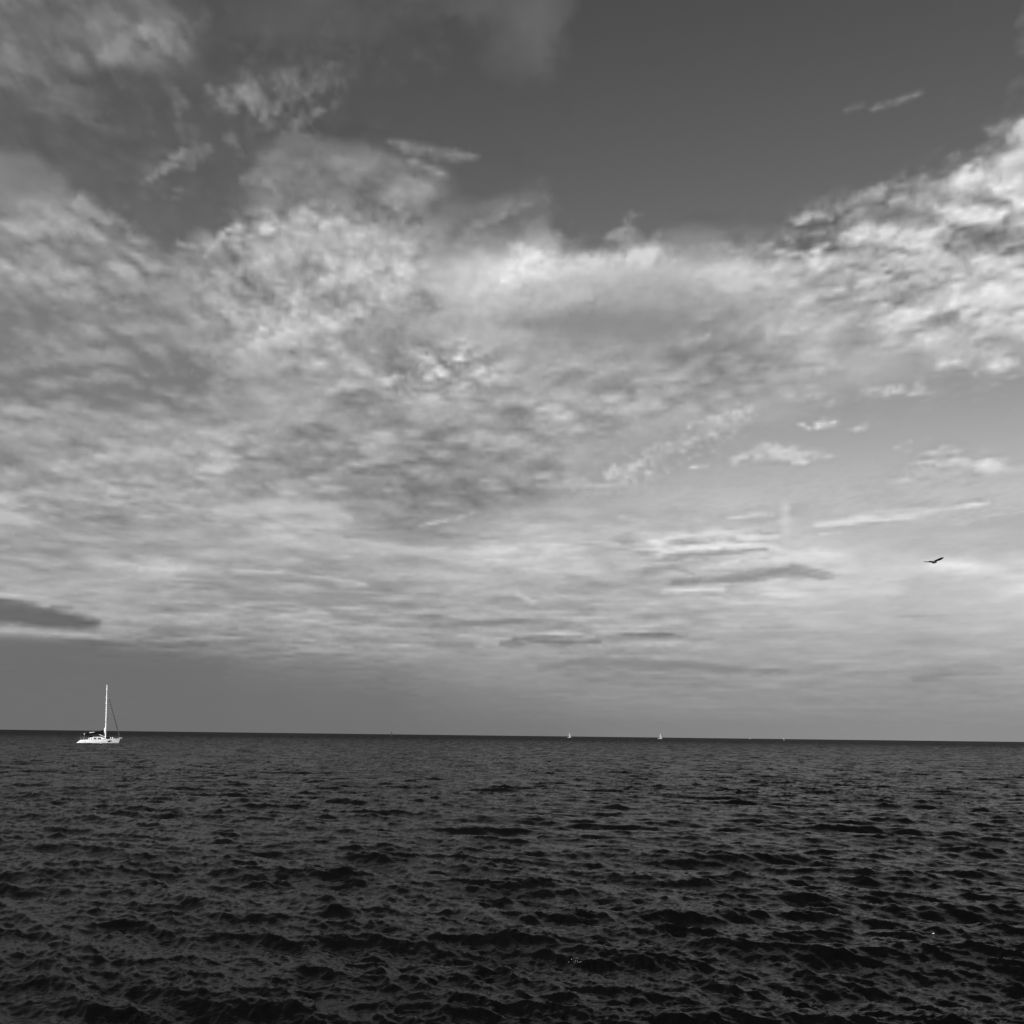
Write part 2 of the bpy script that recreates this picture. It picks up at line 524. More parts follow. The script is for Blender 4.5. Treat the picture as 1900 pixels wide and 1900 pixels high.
streak([(200,1187),(300,1185),(440,1170)],[5,6,4],132,.7,4)
streak([(440,1132),(570,1130)],[6,5],146,.6,5)
streak([(620,1140),(700,1148)],[6,6],150,.6,5)
streak([(460,1145),(520,1140)],[4,4],148,.6,4)
streak([(400,1190),(490,1200)],[7,5],138,.6,6)
area([(-60,1192),(120,1188),(300,1197),(420,1212),(420,1400),(-60,1400)],107,.6,12,g=.06)
area([(-60,1196),(300,1200),(640,1236),(760,1260),(760,1400),(-60,1400)],110,.45,30,g=.06)
area([(-60,1230),(640,1250),(1000,1300),(1150,1400),(-60,1400)],112,.35,45,g=.06)
streak([(300,1195),(450,1203),(560,1215)],[6,7,5],122,.5,6)
streak([(800,1161),(960,1157),(1060,1150)],[3,4,2],138,.8,3)
streak([(950,1188),(1100,1180),(1280,1178)],[3,4,3],132,.85,3)
streak([(930,1195),(1110,1191)],[4,4],134,.8,3)
streak([(1050,1245),(1180,1235),(1380,1245),(1460,1250)],[10,14,9,4],136,.75,9)
streak([(810,1197),(860,1197)],[4,4],144,.6,4)
streak([(960,1103),(990,1118)],[4,4],186,.7,3)
streak([(1700,1260),(1760,1248)],[8,6],138,.6,7)
streak([(1300,1180),(1500,1200)],[30,30],160,.3,25)
streak([(1340,1160),(1370,1162)],[5,4],192,.6,4)

# ---------- fields of cloud rolls
rolls([(-60, 370), (150, 380), (330, 490), (340, 540), (200, 580), (-60, 570)], 13.8, 20, 10, 1.2)
rolls([(340, 455), (430, 425), (560, 395), (820, 410), (760, 520), (660, 640), (470, 660), (350, 560)], 16.2, 27, -10, 1.1, b=45)
rolls([(400, 410), (560, 375), (760, 375), (820, 410), (560, 425), (400, 445)], 11.2, 40, -10, 1.2, b=14)
rolls([(700, 690), (780, 640), (880, 630), (930, 690), (850, 720), (730, 735)], 16.2, 32, -10, 1.1, b=18)
rolls([(420, 640), (720, 640), (720, 740), (420, 740)], 7.5, 20, 0, 1.5)
rolls([(1380, 490), (1500, 430), (1640, 360), (1780, 290), (1960, 210), (1960, 660), (1750, 660), (1560, 590)], 18.8, 24, -14, 1.5, b=40)
rolls([(1440, 440), (1500, 380), (1640, 330), (1740, 310), (1730, 370), (1560, 420), (1480, 460)], 15.0, 38, -12, 1.3, b=14, al=1.0)
rolls([(1680, 350), (1780, 260), (1860, 220), (1960, 200), (1960, 310), (1760, 350)], 15.0, 30, -12, 1.4, b=14, al=1.0)
rolls([(1320, 460), (1440, 425), (1520, 440), (1400, 490)], 11.2, 40, -5, 1.4, b=12, al=0.7)
rolls([(1040, 910), (1120, 855), (1240, 815), (1400, 740), (1400, 780), (1300, 855), (1200, 915)], 10.0, 40, -10, 1.0, b=14, al=0.8, shade=0.4)
rolls([(-60, 560), (420, 580), (420, 760), (-60, 760)], 11.2, 15, 5, 1.3, b=40)
rolls([(-60, 740), (1000, 760), (1100, 900), (900, 960), (-60, 970)], 11.2, 16, 0, 1.4, b=40, octaves=5)
rolls([(900, 640), (1450, 640), (1380, 760), (1000, 860), (900, 760)], 11.2, 20, -6, 1.6, b=40, octaves=5)
rolls([(940, 450), (1450, 470), (1450, 570), (960, 580)], 6.2, 13, 0, 1.5, b=35, octaves=5)
rolls([(740, 440), (1000, 420), (1020, 640), (760, 660)], 7.5, 15, -8, 1.2, b=45, octaves=5)
rolls([(560, 640), (1000, 660), (1000, 780), (500, 780)], 11.2, 18, -5, 1.5, b=40, octaves=5)
rolls([(260, 150), (600, 110), (660, 230), (450, 265), (280, 220)], 16.2, 30, -10, 1.2, b=25, al=0.75)
rolls([(-60, -40), (400, -40), (440, 60), (250, 140), (-60, 200)], 15.0, 24, 10, 1.2, b=30, al=0.85)
rolls([(170, 40), (330, 30), (350, 110), (200, 130)], 15.0, 22, 0, 1.0, b=18, al=0.9)
rolls([(260, 345), (330, 262), (480, 270), (480, 350), (300, 365)], 11.2, 30, -10, 1.2, b=14, al=0.8)
rolls([(480, 300), (690, 275), (820, 305), (810, 390), (500, 390)], 10.0, 22, -4, 1.7, b=20)
rolls([(400, 60), (900, 20), (900, 110), (620, 150), (420, 130)], 10.0, 26, -4, 1.8, b=30, al=0.6)
rolls([(830, 440), (930, 375), (1040, 335), (1045, 385), (940, 435)], 10.0, 30, -10, 1.3, b=14, al=0.6)
rolls([(1350, 862), (1420, 822), (1480, 822), (1560, 850), (1490, 866)], 15.0, 26, 4, 2.6, b=9, al=1.0)
rolls([(1640, 885), (1700, 825), (1800, 820), (1900, 866), (1820, 900), (1690, 908)], 13.8, 24, -2, 2.2, b=12, al=1.0)
rolls([(1580, 740), (1680, 710), (1730, 695), (1740, 732)], 12.5, 30, -6, 2.0, b=9, al=0.8)
rolls([(1730, 695), (1800, 655), (1960, 640), (1960, 695), (1820, 710)], 15.0, 24, -10, 1.8, b=14, al=0.9)
rolls([(1490, 985), (1620, 945), (1850, 920), (1850, 943), (1640, 970)], 11.2, 24, -3, 3.0, b=6, al=0.9)
rolls([(1080, 1005), (1420, 980), (1520, 1010), (1250, 1045)], 13.8, 22, 0, 2.0, b=12)
rolls([(-60, 950), (1500, 950), (1500, 1160), (600, 1180), (-60, 1095)], 8.8, 9, 0, 2.2, b=40, octaves=5, gain=0.6)
rolls([(150, 1110), (700, 1100), (1300, 1150), (1300, 1230), (500, 1215), (150, 1195)], 8.8, 8, 0, 2.2, b=20, octaves=5, gain=0.6)
rolls([(1000, 1130), (1960, 1120), (1960, 1310), (1000, 1290)], 5.0, 5, 0, 2.0, b=40, octaves=5, gain=0.6)
rolls([(1450, 1010), (1960, 1000), (1960, 1130), (1450, 1130)], 7.5, 6, 0, 1.6, b=40, octaves=5, gain=0.55)
rolls([(280, 150), (420, 160), (640, 115), (660, 225), (500, 260), (420, 210), (300, 210)], 11.2, 42, -10, 1.2, b=18, al=0.8, octaves=4, shade=0.3)
rolls([(170, 60), (250, 30), (340, 40), (360, 110), (280, 160), (200, 120)], 13.8, 30, -20, 1.2, b=14, al=0.9, octaves=4, shade=0.4)
rolls([(40, 190), (180, 200), (310, 240), (300, 256), (160, 230), (50, 215)], 7.5, 34, 10, 2.4, b=8, al=0.7)
rolls([(720, 255), (900, 285), (880, 310), (840, 330), (740, 300)], 7.5, 26, 8, 2.2, b=10, al=0.7)
rolls([(1250, 470), (1480, 470), (1620, 560), (1620, 720), (1250, 720)], 10.0, 19, -10, 1.5, b=45, octaves=5)
rolls([(130, 345), (250, 375), (340, 440), (330, 470), (250, 430)], 6.2, 44, 12, 1.8, b=10, al=0.6)
rolls([(230, 300), (420, 340), (460, 380), (300, 400), (180, 350)], 5.0, 40, 5, 2.0, b=14, al=0.5)
# ---------- sharper single wisps and rolls
for pts, wd, val in (
    ([(720, 262), (760, 272), (840, 285), (885, 290)], [5, 8, 7, 3], 124), ([(745, 295), (800, 312), (830, 322)], [5, 5, 2], 142),
    ([(520, 255), (555, 258), (582, 274)], [6, 9, 4], 114), ([(55, 205), (130, 208), (200, 225), (290, 247)], [3, 8, 6, 4], 114),
    ([(265, 340), (310, 310), (340, 275)], [8, 13, 8], 138), ([(400, 190), (460, 172)], [10, 8], 113), ([(365, 275), (412, 325)], [5, 3], 108),
    ([(430, 275), (455, 290)], [5, 5], 113), ([(485, 332), (515, 360)], [6, 9], 152), 
    ([(325, 450), (350, 452), (378, 466)], [4, 6, 5], 186), ([(545, 410), (600, 405), (690, 405), (780, 418)], [5, 7, 7, 4], 186),
    ([(505, 150), (520, 168), (540, 200)], [9, 12, 8], 116), ([(185, 72), (205, 60)], [9, 10], 134), ([(225, 85), (240, 68), (268, 55)], [14, 16, 18], 160),
    ([(262, 100), (275, 112)], [14, 12], 128), ([(296, 46), (325, 52)], [9, 5], 138), ([(312, 76), (345, 84)], [8, 4], 116), ([(0, 108), (22, 118), (45, 134)], [10, 8, 4], 140),
    ([(520, 620), (540, 600), (552, 585)], [9, 11, 7], 208), ([(560, 600), (575, 592)], [6, 5], 196),
    ([(600, 605), (650, 590), (690, 580)], [8, 10, 7], 200), ([(490, 640), (540, 636)], [6, 8], 190), ([(795, 695), (815, 680), (850, 668)], [7, 7, 5], 196),
    ([(715, 712), (735, 704)], [9, 8], 192)):
    streak(pts, wd, val, 0.66, 4.5, al=0.9)
for pts, wd, val in (
    ([(0, 1168), (120, 1177), (250, 1187)], [4, 6, 3], 174), ([(195, 1188), (300, 1183), (340, 1179)], [2, 4, 2], 126), ([(285, 1166), (320, 1162)], [4, 3], 138),
    ([(325, 1173), (380, 1172), (440, 1166)], [3, 4, 2], 134), ([(430, 1140), (520, 1135), (572, 1132)], [3, 5, 3], 146), ([(620, 1140), (700, 1150)], [5, 6], 148),
    ([(450, 1162), (540, 1158)], [3, 2], 144), ([(390, 1196), (490, 1201)], [6, 4], 136), ([(540, 1223), (650, 1220)], [3, 2], 134), ([(260, 1056), (345, 1056)], [5, 6], 204),
    ([(235, 1071), (300, 1066)], [3, 4], 184), ([(330, 1069), (500, 1071), (620, 1086)], [4, 7, 4], 146), ([(420, 1100), (600, 1112), (720, 1101)], [5, 9, 4], 148),
    ([(430, 1060), (520, 1062), (600, 1072), (680, 1085)], [3, 4, 4, 2], 188), ([(800, 1160), (880, 1157), (950, 1153), (1060, 1150)], [2, 3, 3, 2], 136),
    ([(815, 1198), (878, 1198)], [5, 5], 142), ([(400, 950), (520, 935), (600, 945), (650, 962)], [7, 11, 10, 6], 184), ([(560, 985), (640, 1000), (760, 1020), (860, 1028)], [5, 7, 8, 6], 187),
    ([(640, 995), (720, 992), (790, 1000)], [4, 6, 3], 152), ([(780, 976), (830, 965)], [3, 3], 188), ([(850, 961), (880, 950)], [3, 2], 188),
    ([(95, 1126), (135, 1127)], [4, 3], 128), ([(0, 1092), (30, 1096)], [3, 2], 134), ([(0, 1101), (60, 1104), (100, 1108)], [3, 4, 2], 192),
    ([(370, 870), (400, 866), (440, 862)], [6, 8, 5], 190), ([(210, 932), (340, 918)], [4, 4], 178), ([(0, 955), (30, 965), (60, 975)], [12, 10, 6], 184)):
    streak(pts, wd, val, 0.85, 2.4)
for pts, wd, val in (
    ([(1483, 786), (1503, 797)], [5, 4], 208), ([(1512, 790), (1530, 782), (1556, 785)], [6, 8, 5], 220), ([(1573, 801), (1595, 795), (1612, 790)], [4, 5, 3], 200),
    ([(1535, 752), (1545, 745)], [6, 7], 178), ([(1370, 852), (1415, 832), (1442, 826)], [3, 4, 3], 198), ([(1400, 846), (1440, 838), (1482, 832)], [4, 4, 3], 200),
    ([(1365, 859), (1420, 856), (1500, 846), (1562, 848)], [4, 4, 4, 2], 202), ([(1470, 858), (1500, 861)], [4, 4], 212), ([(1280, 867), (1312, 864)], [3, 3], 196),
    ([(1660, 830), (1692, 820)], [3, 3], 182), ([(1670, 866), (1730, 856), (1762, 850)], [3, 5, 4], 202), ([(1700, 846), (1750, 831), (1792, 838)], [4, 6, 3], 192),
    ([(1740, 861), (1800, 855), (1858, 865)], [5, 5, 3], 204), ([(1700, 881), (1760, 880), (1840, 875), (1900, 868)], [3, 4, 4, 4], 196), ([(1690, 902), (1740, 890), (1800, 886)], [3, 4, 3], 192),
    ([(1575, 914), (1645, 912)], [2, 2], 198), ([(1345, 962), (1390, 957), (1437, 955)], [2, 3.5, 3], 208), ([(1270, 960), (1300, 961)], [2, 2], 196),
    ([(1512, 976), (1560, 970), (1640, 962), (1720, 950), (1800, 940), (1838, 931)], [3, 4, 5, 5, 4, 2], 216), ([(1620, 948), (1682, 942)], [4, 4], 200), ([(1830, 924), (1862, 922)], [2, 2], 198),
    ([(1520, 992), (1562, 986)], [2.5, 2], 208), ([(1210, 1000), (1270, 991)], [3, 3], 204), ([(1262, 995), (1330, 990), (1378, 988)], [4, 5, 3], 214), ([(1370, 998), (1442, 995)], [4, 4], 220),
    ([(1225, 1023), (1300, 1018), (1340, 1010), (1400, 1015), (1442, 1013)], [3, 4, 5, 4, 3], 222), ([(1340, 1046), (1400, 1036), (1472, 1021)], [3, 3, 3], 214),
    ([(1228, 1098), (1300, 1092), (1342, 1094)], [3, 5, 3], 216), ([(1300, 1111), (1340, 1110)], [2, 2], 202), ([(1344, 1160), (1372, 1161)], [4, 4], 188), ([(958, 1102), (996, 1118)], [4, 4], 188),
    ([(1120, 1000), (1200, 968)], [4, 3], 190), ([(1060, 905), (1130, 900), (1212, 905)], [4, 5, 3], 186), ([(1130, 878), (1140, 866)], [6, 5], 198), ([(1170, 868), (1185, 860)], [6, 6], 202),
    ([(1200, 880), (1218, 872)], [5, 4], 192), ([(1270, 795), (1330, 772), (1395, 760)], [4, 4, 3], 192), ([(1285, 815), (1340, 800)], [3, 3], 188)):
    streak(pts, wd, val, 0.9, 2.2, al=1.0)
for pts, wd, val in (
    ([(1230, 1031), (1330, 1027), (1422, 1020)], [3, 5, 3], 164), ([(1375, 1041), (1442, 1032)], [2, 2], 180), ([(1250, 1081), (1330, 1075), (1420, 1067), (1470, 1052), (1505, 1057), (1548, 1065)], [4, 7, 9, 8, 5, 2], 146),
    ([(1195, 1061), (1250, 1054), (1285, 1063)], [5, 6, 4], 150), ([(1520, 1075), (1548, 1070)], [3, 2], 166), ([(950, 1182), (1100, 1179), (1200, 1177), (1277, 1178)], [2, 2.5, 2.5, 1.5], 122),
    ([(1050, 1185), (1320, 1184)], [2, 1.5], 142), ([(930, 1194), (1112, 1191)], [2.5, 2], 128), ([(1000, 1240), (1110, 1226), (1250, 1235), (1350, 1243), (1462, 1246)], [6, 10, 10, 8, 3], 136),
    ([(880, 1236), (980, 1242)], [6, 5], 146), ([(1700, 1262), (1765, 1247)], [6, 4], 140), ([(1530, 1250), (1640, 1250)], [4, 4], 146)):
    streak(pts, wd, val, 0.92, 2.0)
for pts, wd, val in (
    ([(1148, 442), (1158, 418), (1174, 403), (1192, 400)], [8, 8, 6, 3], 152), ([(1165, 428), (1186, 440)], [7, 7], 132), ([(1278, 418), (1296, 412)], [4, 3], 122),
    ([(1475, 416), (1500, 400), (1522, 400)], [8, 8, 6], 172), ([(1492, 440), (1530, 430), (1548, 418)], [7, 8, 6], 176), ([(1458, 441), (1482, 430)], [5, 5], 152),
    ([(1580, 370), (1620, 355), (1638, 344)], [4, 6, 4], 152), ([(1655, 372), (1682, 365)], [7, 7], 178), ([(1700, 366), (1722, 361)], [6, 6], 168), ([(1762, 352), (1790, 332), (1816, 328)], [9, 12, 9], 222),
    ([(1848, 346), (1892, 340)], [13, 15], 243), ([(1738, 384), (1790, 396), (1850, 396), (1868, 388)], [7, 10, 9, 5], 222), ([(1828, 240), (1848, 243), (1868, 250)], [6, 9, 5], 166),
    ([(1872, 255), (1900, 225)], [12, 14], 198), ([(1865, 305), (1900, 290)], [10, 12], 218), ([(1400, 476), (1440, 468), (1490, 472), (1520, 466), (1536, 454)], [6, 8, 8, 8, 5], 218), ([(1408, 490), (1436, 516)], [6, 4], 208),
    ([(1578, 438), (1612, 410)], [9, 9], 206), ([(1640, 432), (1680, 428), (1722, 440)], [9, 10, 7], 216), ([(1808, 556), (1838, 536), (1862, 539)], [6, 8, 6], 226), ([(1785, 582), (1830, 561), (1900, 556)], [6, 8, 6], 216),
    ([(1664, 532), (1692, 521)], [7, 7], 202), ([(1750, 545), (1730, 570)], [5, 4], 206), ([(1695, 575), (1740, 555)], [5, 4], 196), ([(1425, 626), (1455, 615), (1482, 622)], [5, 8, 4], 198),
    ([(1292, 634), (1312, 621)], [5, 4], 192), ([(1344, 646), (1351, 627)], [4, 4], 172), ([(1590, 610), (1620, 592)], [6, 4], 194), ([(1490, 690), (1547, 672)], [4, 5], 186),
    ([(1742, 676), (1776, 670)], [4, 4], 208), ([(1808, 691), (1850, 669), (1888, 664)], [4, 10, 6], 212), ([(1600, 728), (1626, 720)], [4, 4], 192), ([(1640, 730), (1674, 722)], [4, 4], 194), ([(1700, 716), (1716, 708)], [2, 2], 182),
    ([(1570, 205), (1590, 198), (1608, 191)], [3, 4, 3], 112), ([(1618, 204), (1640, 196), (1664, 188), (1690, 180), (1716, 171)], [3, 5, 5, 5, 3], 130)):
    streak(pts, wd, val, 0.72, 4, al=1.0)
for pts, wd, val in (
    ([(1780, 432), (1840, 440), (1900, 430)], [10, 14, 14], 116), ([(1830, 462), (1880, 472)], [10, 10], 120), ([(1500, 470), (1460, 462)], [4, 3], 118), ([(1810, 372), (1870, 376)], [5, 7], 128),
    ([(1640, 460), (1700, 472)], [5, 6], 150), ([(1760, 515), (1800, 505)], [6, 5], 158), ([(1700, 505), (1740, 525)], [5, 5], 160)):
    streak(pts, wd, val, 0.7, 4.0)
cloudlets([(1480, 470), (1700, 400), (1900, 380), (1900, 500), (1600, 540)], 60, 7, 1.7, -24, -20, under=0.3)
streak([(1458, 1012), (1459, 965), (1457, 928)], [17, 10, 8], 206, 0.62, 5, al=1.0)
streak([(1490, 1012), (1503, 990)], [10, 6], 200, 0.4, 5, al=1.0)
streak([(930, 510), (965, 488), (1010, 492)], [26, 26, 18], 236, 0.6, 14)
streak([(1010, 500), (1150, 482), (1270, 462)], [12, 13, 10], 214, 0.5, 9)
area([(-40, -40), (420, -40), (440, 110), (260, 150), (0, 190), (-40, 190)], 96, 0.34, 40)
area([(-60, 1106), (40, 1119), (130, 1141), (186, 1151), (188, 1160), (150, 1167), (60, 1159), (-60, 1153)], 106, 0.45, 3, g=0.2)
area([(960, 560), (1420, 565), (1420, 640), (980, 640)], 138, 0.4, 22)
TONE += (0.75 - 0.35 * _lo) * (TONE - blur(TONE, 7)) + 0.35 * (TONE - blur(TONE, 3.5))
_elev = np.degrees(np.arcsin(np.clip(_dir[..., 2], 0, 1)))
TONE = np.maximum(TONE, np.interp(_elev, [0, 14, 20, 27, 34, 41], [60, 120, 122, 99, 84, 74]))      # cloud is never darker than the clear sky behind it
TONE = np.clip(TONE, 30, 246)
NCOL, NBAND, PER = 12, 21, 10                 # 12 columns of 31 steps, 21 bands of 10 steps
AZ = np.linspace(-33, 33, NCOL * 31 + 1)
EL = np.concatenate([np.linspace(0, 12, 81), np.linspace(12, 41, 131)[1:]])
_a, _e = np.meshgrid(np.radians(AZ), np.radians(EL))
_d = np.stack([np.sin(_a) * np.cos(_e), np.cos(_a) * np.cos(_e), np.sin(_e)], -1)
_zf = _d @ np.array(FWD)
_px = 950 + FPX * (_d @ np.array(RGT)) / _zf
_py = np.minimum(950 - FPX * (_d @ np.array(UPV)) / _zf, 1353 + _px * 0.0121 - 4)


def read_map(m):
    x = np.clip(_px / CELL, 0, MW - 1.001); y = np.clip(_py / CELL, 0, MH - 1.001)
    i = x.astype(int); j = y.astype(int); fx = x - i; fy = y - j
    return (m[j, i] * (1 - fx) + m[j, i + 1] * fx) * (1 - fy) + (m[j + 1, i] * (1 - fx) + m[j + 1, i + 1] * fx) * fy


GRID = np.stack([read_map(TONE) / 255.0, read_map(blur(np.minimum(PUFF, 0.5), 9)) * 0.36, read_map(blur(COVER, 2))], -1)

tc = node('ShaderNodeTexCoord')
sep = node('ShaderNodeSeparateXYZ'); L(tc.outputs['Generated'], sep.inputs[0])
X, Y, Zr = sep.outputs
Z = M('MAXIMUM', Zr, 0.0)
az = M('ARCTAN2', X, Y)
el = M('ARCSINE', Z)
azd = M('MULTIPLY', az, 180 / math.pi)
eld = M('MULTIPLY', el, 180 / math.pi)
den = M('ADD', Z, 0.06)
qx, qy = M('DIVIDE', X, den), M('DIVIDE', Y, den)
q = vec(qx, M('MULTIPLY', qy, 0.62), 0.0)                            # the cloud layer seen from below: shrinks towards the horizon
# slow + fast eddies that tear the cloud edges
w1 = node('ShaderNodeSeparateColor'); L(noise(q, 2.3, 2.0, 0.5, 0, True), w1.inputs[0])
w2 = node('ShaderNodeSeparateColor'); L(noise(q, 9.0, 6.0, 0.62, 0, True), w2.inputs[0])
wx = M('ADD', M('MULTIPLY', M('SUBTRACT', w1.outputs[0], 0.5), 1.2), M('MULTIPLY', M('SUBTRACT', w2.outputs[0], 0.5), 3.0))
wy = M('ADD', M('MULTIPLY', M('SUBTRACT', w1.outputs[1], 0.5), 1.0), M('MULTIPLY', M('SUBTRACT', w2.outputs[1], 0.5), 3.0))
wfade = maprange(eld, 2.0, 26.0, 0.01, 0.14)
azw = M('ADD', azd, M('MULTIPLY', wx, M('ADD', M('MULTIPLY', wfade, 0.9), 0.05)))
elw = M('MAXIMUM', M('ADD', eld, M('MULTIPLY', wy, wfade)), 0.0)
# fine relief of the cloud sheet, lit from behind the camera
wq = VM('ADD', q, VM('SCALE', VM('SUBTRACT', noise(q, 16.0, 3.0, 0.5, 0, True), (0.5, 0.5, 0.5)), scale=0.04))


def puff(v):
    n = node('ShaderNodeTexVoronoi', voronoi_dimensions='2D', feature='SMOOTH_F1')
    put(n.inputs['Vector'], v)
    n.inputs['Scale'].default_value = 30.0
    n.inputs['Smoothness'].default_value = 0.6
    blob = M('MULTIPLY', M('SUBTRACT', 0.42, n.outputs['Distance']), 0.75)
    return M('ADD', M('SUBTRACT', noise(v, 19.0, 4.0, 0.52), 0.5), blob)


pf = puff(wq)
relief = M('SUBTRACT', pf, puff(VM('ADD', wq, (-0.005, -0.011, 0.0))))
fine = M('SUBTRACT', noise(q, 4.6, 5.0, 0.52), 0.5)
patch = maprange(noise(q, 1.9, 2.0, 0.5), 0.36, 0.60, 0.25, 1.1)           # cloudlets come in fields
low = maprange(eld, 5.0, 20.0, 0.0, 1.0)
pfl = M('MULTIPLY', pf, low)
d1 = M('MULTIPLY', M('MULTIPLY', M('ADD', M('MULTIPLY', pf, 0.22), M('MULTIPLY', relief, 0.12)), low), patch)
fib = M('SUBTRACT', noise(vec(M('MULTIPLY', qx, 1.6), M('ADD', M('MULTIPLY', qy, 2.2), M('MULTIPLY', qx, 0.35))), 3.6, 5.0, 0.6), 0.5)   # drawn-out fibres
d2 = M('ADD', M('ADD', d1, M('MULTIPLY', fine, 0.30)), M('MULTIPLY', fib, 0.22))                                # tone detail
d3 = M('ADD', pfl, M('MULTIPLY', fine, 1.3))                                # torn rims
sky = node('ShaderNodeTexSky', sky_type='NISHITA', sun_disc=False)
sky.sun_elevation = rad(SUN_EL)
sky.sun_rotation = rad(SUN_AZ)
ss = node('ShaderNodeSeparateColor'); L(sky.outputs[0], ss.inputs[0])
clear = M('MULTIPLY', M('POWER', ss.outputs[0], 1.64), 0.76)                  # red-filter contrast of the black-and-white picture


def inner(g, op, a, b_=None, c_=None):
    n = g.nodes.new('ShaderNodeMath'); n.operation = op
    for s_, v in zip(n.inputs, (a, b_, c_)):
        if v is None:
            continue
        if isinstance(v, (int, float)):
            s_.default_value = v
        else:
            g.links.new(v, s_)
    return n.outputs[0]


def finish(g, gi, col, go):
    """cloud tone, puff strength and cover -> light of that piece of sky"""
    s_ = g.nodes.new('ShaderNodeSeparateColor'); g.links.new(col, s_.inputs[0])
    t_, p_, a_ = s_.outputs
    t_ = inner(g, 'MULTIPLY_ADD', gi['Detail'], p_, t_)
    t_ = inner(g, 'MINIMUM', inner(g, 'MAXIMUM', t_, 0.10), 0.97)
    light = inner(g, 'MULTIPLY', inner(g, 'POWER', t_, 2.2), 10.0)
    rim = inner(g, 'MULTIPLY', inner(g, 'MULTIPLY', a_, inner(g, 'SUBTRACT', 1.0, a_)), 3.6)
    al = inner(g, 'MULTIPLY_ADD', gi['Torn'], rim, a_)
    al = inner(g, 'MULTIPLY_ADD', al, 1.0 / 0.65, -0.15 / 0.65)
    al = inner(g, 'MINIMUM', inner(g, 'MAXIMUM', al, 0.0), 1.0)
    res = inner(g, 'ADD', inner(g, 'MULTIPLY', light, al), inner(g, 'MULTIPLY', gi['Clear'], inner(g, 'SUBTRACT', 1.0, al)))
    cc_ = g.nodes.new('ShaderNodeCombineColor')
    for k in range(3):
        g.links.new(res, cc_.inputs[k])
    g.links.new(cc_.outputs[0], go.inputs[0])


def new_group(names):
    g = bpy.data.node_groups.new('sky_piece', 'ShaderNodeTree')
    for nm in names:
        g.interface.new_socket(name=nm, in_out='INPUT', socket_type='NodeSocketFloat')
    g.interface.new_socket(name='Light', in_out='OUTPUT', socket_type='NodeSocketColor')
    gi = g.nodes.new('NodeGroupInput'); go = g.nodes.new('NodeGroupOutput')
    return g, {nm: gi.outputs[k] for k, nm in enumerate(names)}, go


def background(group, feeds):
    n = node('ShaderNodeGroup', node_tree=group)
    for k, s_ in enumerate(feeds):
        L(s_, n.inputs[k])
    bg = node('ShaderNodeBackground')
    bg.inputs['Strength'].default_value = 0.1
    L(n.outputs[0], bg.inputs['Color'])
    return bg.outputs[0]


ROW = bpy.data.node_groups.new('cloud_row', 'ShaderNodeTree')
ROW.interface.new_socket(name='Step', in_out='INPUT', socket_type='NodeSocketFloat')
ROW.interface.new_socket(name='Cover', in_out='OUTPUT', socket_type='NodeSocketColor')
_ri, _rn, _ro = ROW.nodes.new('NodeGroupInput'), ROW.nodes.new('ShaderNodeValToRGB'), ROW.nodes.new('NodeGroupOutput')
_rn.name = 'row'
ROW.links.new(_ri.outputs[0], _rn.inputs[0]); ROW.links.new(_rn.outputs[0], _ro.inputs[0])
for k in range(1, 31):
    _rn.color_ramp.elements.new(k / 31.0)


def piece(i, j):
    """sky piece: azimuth steps 31*i .. 31*i+31, elevation steps PER*j .. PER*j+PER"""
    g, gi, go = new_group(('Step', 'Elevation', 'Detail', 'Torn', 'Clear'))
    fac = inner(g, 'MULTIPLY_ADD', gi['Step'], 1.0 / 31.0, -float(i))
    below = None
    for r_ in range(PER * j, PER * j + PER + 1):
        rg = ROW.copy()
        for e_, c in zip(rg.nodes['row'].color_ramp.elements, GRID[r_, 31 * i:31 * i + 32].tolist()):
            e_.color = (c[0], c[1], c[2], 1.0)
        n = g.nodes.new('ShaderNodeGroup')
        n.node_tree = rg
        g.links.new(fac, n.inputs[0])
        if below is None:
            below = n.outputs[0]
            continue
        k_ = 1.0 / (EL[r_] - EL[r_ - 1])
        f_ = inner(g, 'MULTIPLY_ADD', gi['Elevation'], float(k_), float(-EL[r_ - 1] * k_))
        f_ = inner(g, 'MINIMUM', inner(g, 'MAXIMUM', f_, 0.0), 1.0)
        m2 = g.nodes.new('ShaderNodeMix'); m2.data_type = 'RGBA'
        g.links.new(f_, m2.inputs[0]); g.links.new(below, m2.inputs[6]); g.links.new(n.outputs[0], m2.inputs[7])
        below = m2.outputs[2]
    finish(g, gi, below, go)
    return background(g, (U, elw, d2, d3, clear))


U = maprange(azw, -33.0, 33.0, 0.0, 31.0 * NCOL)


def mix_shader(f, a, b_):
    n = node('ShaderNodeMixShader')
    L(f, n.inputs[0]); L(a, n.inputs[1]); L(b_, n.inputs[2])
    return n.outputs[0]


def tree_az(j, i0, i1):
    if i1 - i0 == 1:
        return piece(i0, j)
    m_ = (i0 + i1) // 2
    return mix_shader(az_step[m_], tree_az(j, i0, m_), tree_az(j, m_, i1))


def tree_el(j0, j1):
    if j1 - j0 == 1:
        return tree_az(j0, 0, NCOL)
    m_ = (j0 + j1) // 2
    return mix_shader(el_step[m_], tree_el(j0, m_), tree_el(m_, j1))


az_step = {i: M('GREATER_THAN', U, 31.0 * i) for i in range(1, NCOL)}
el_step = {j: M('GREATER_THAN', elw, float(EL[PER * j])) for j in range(1, NBAND)}
seen = tree_el(0, NBAND)
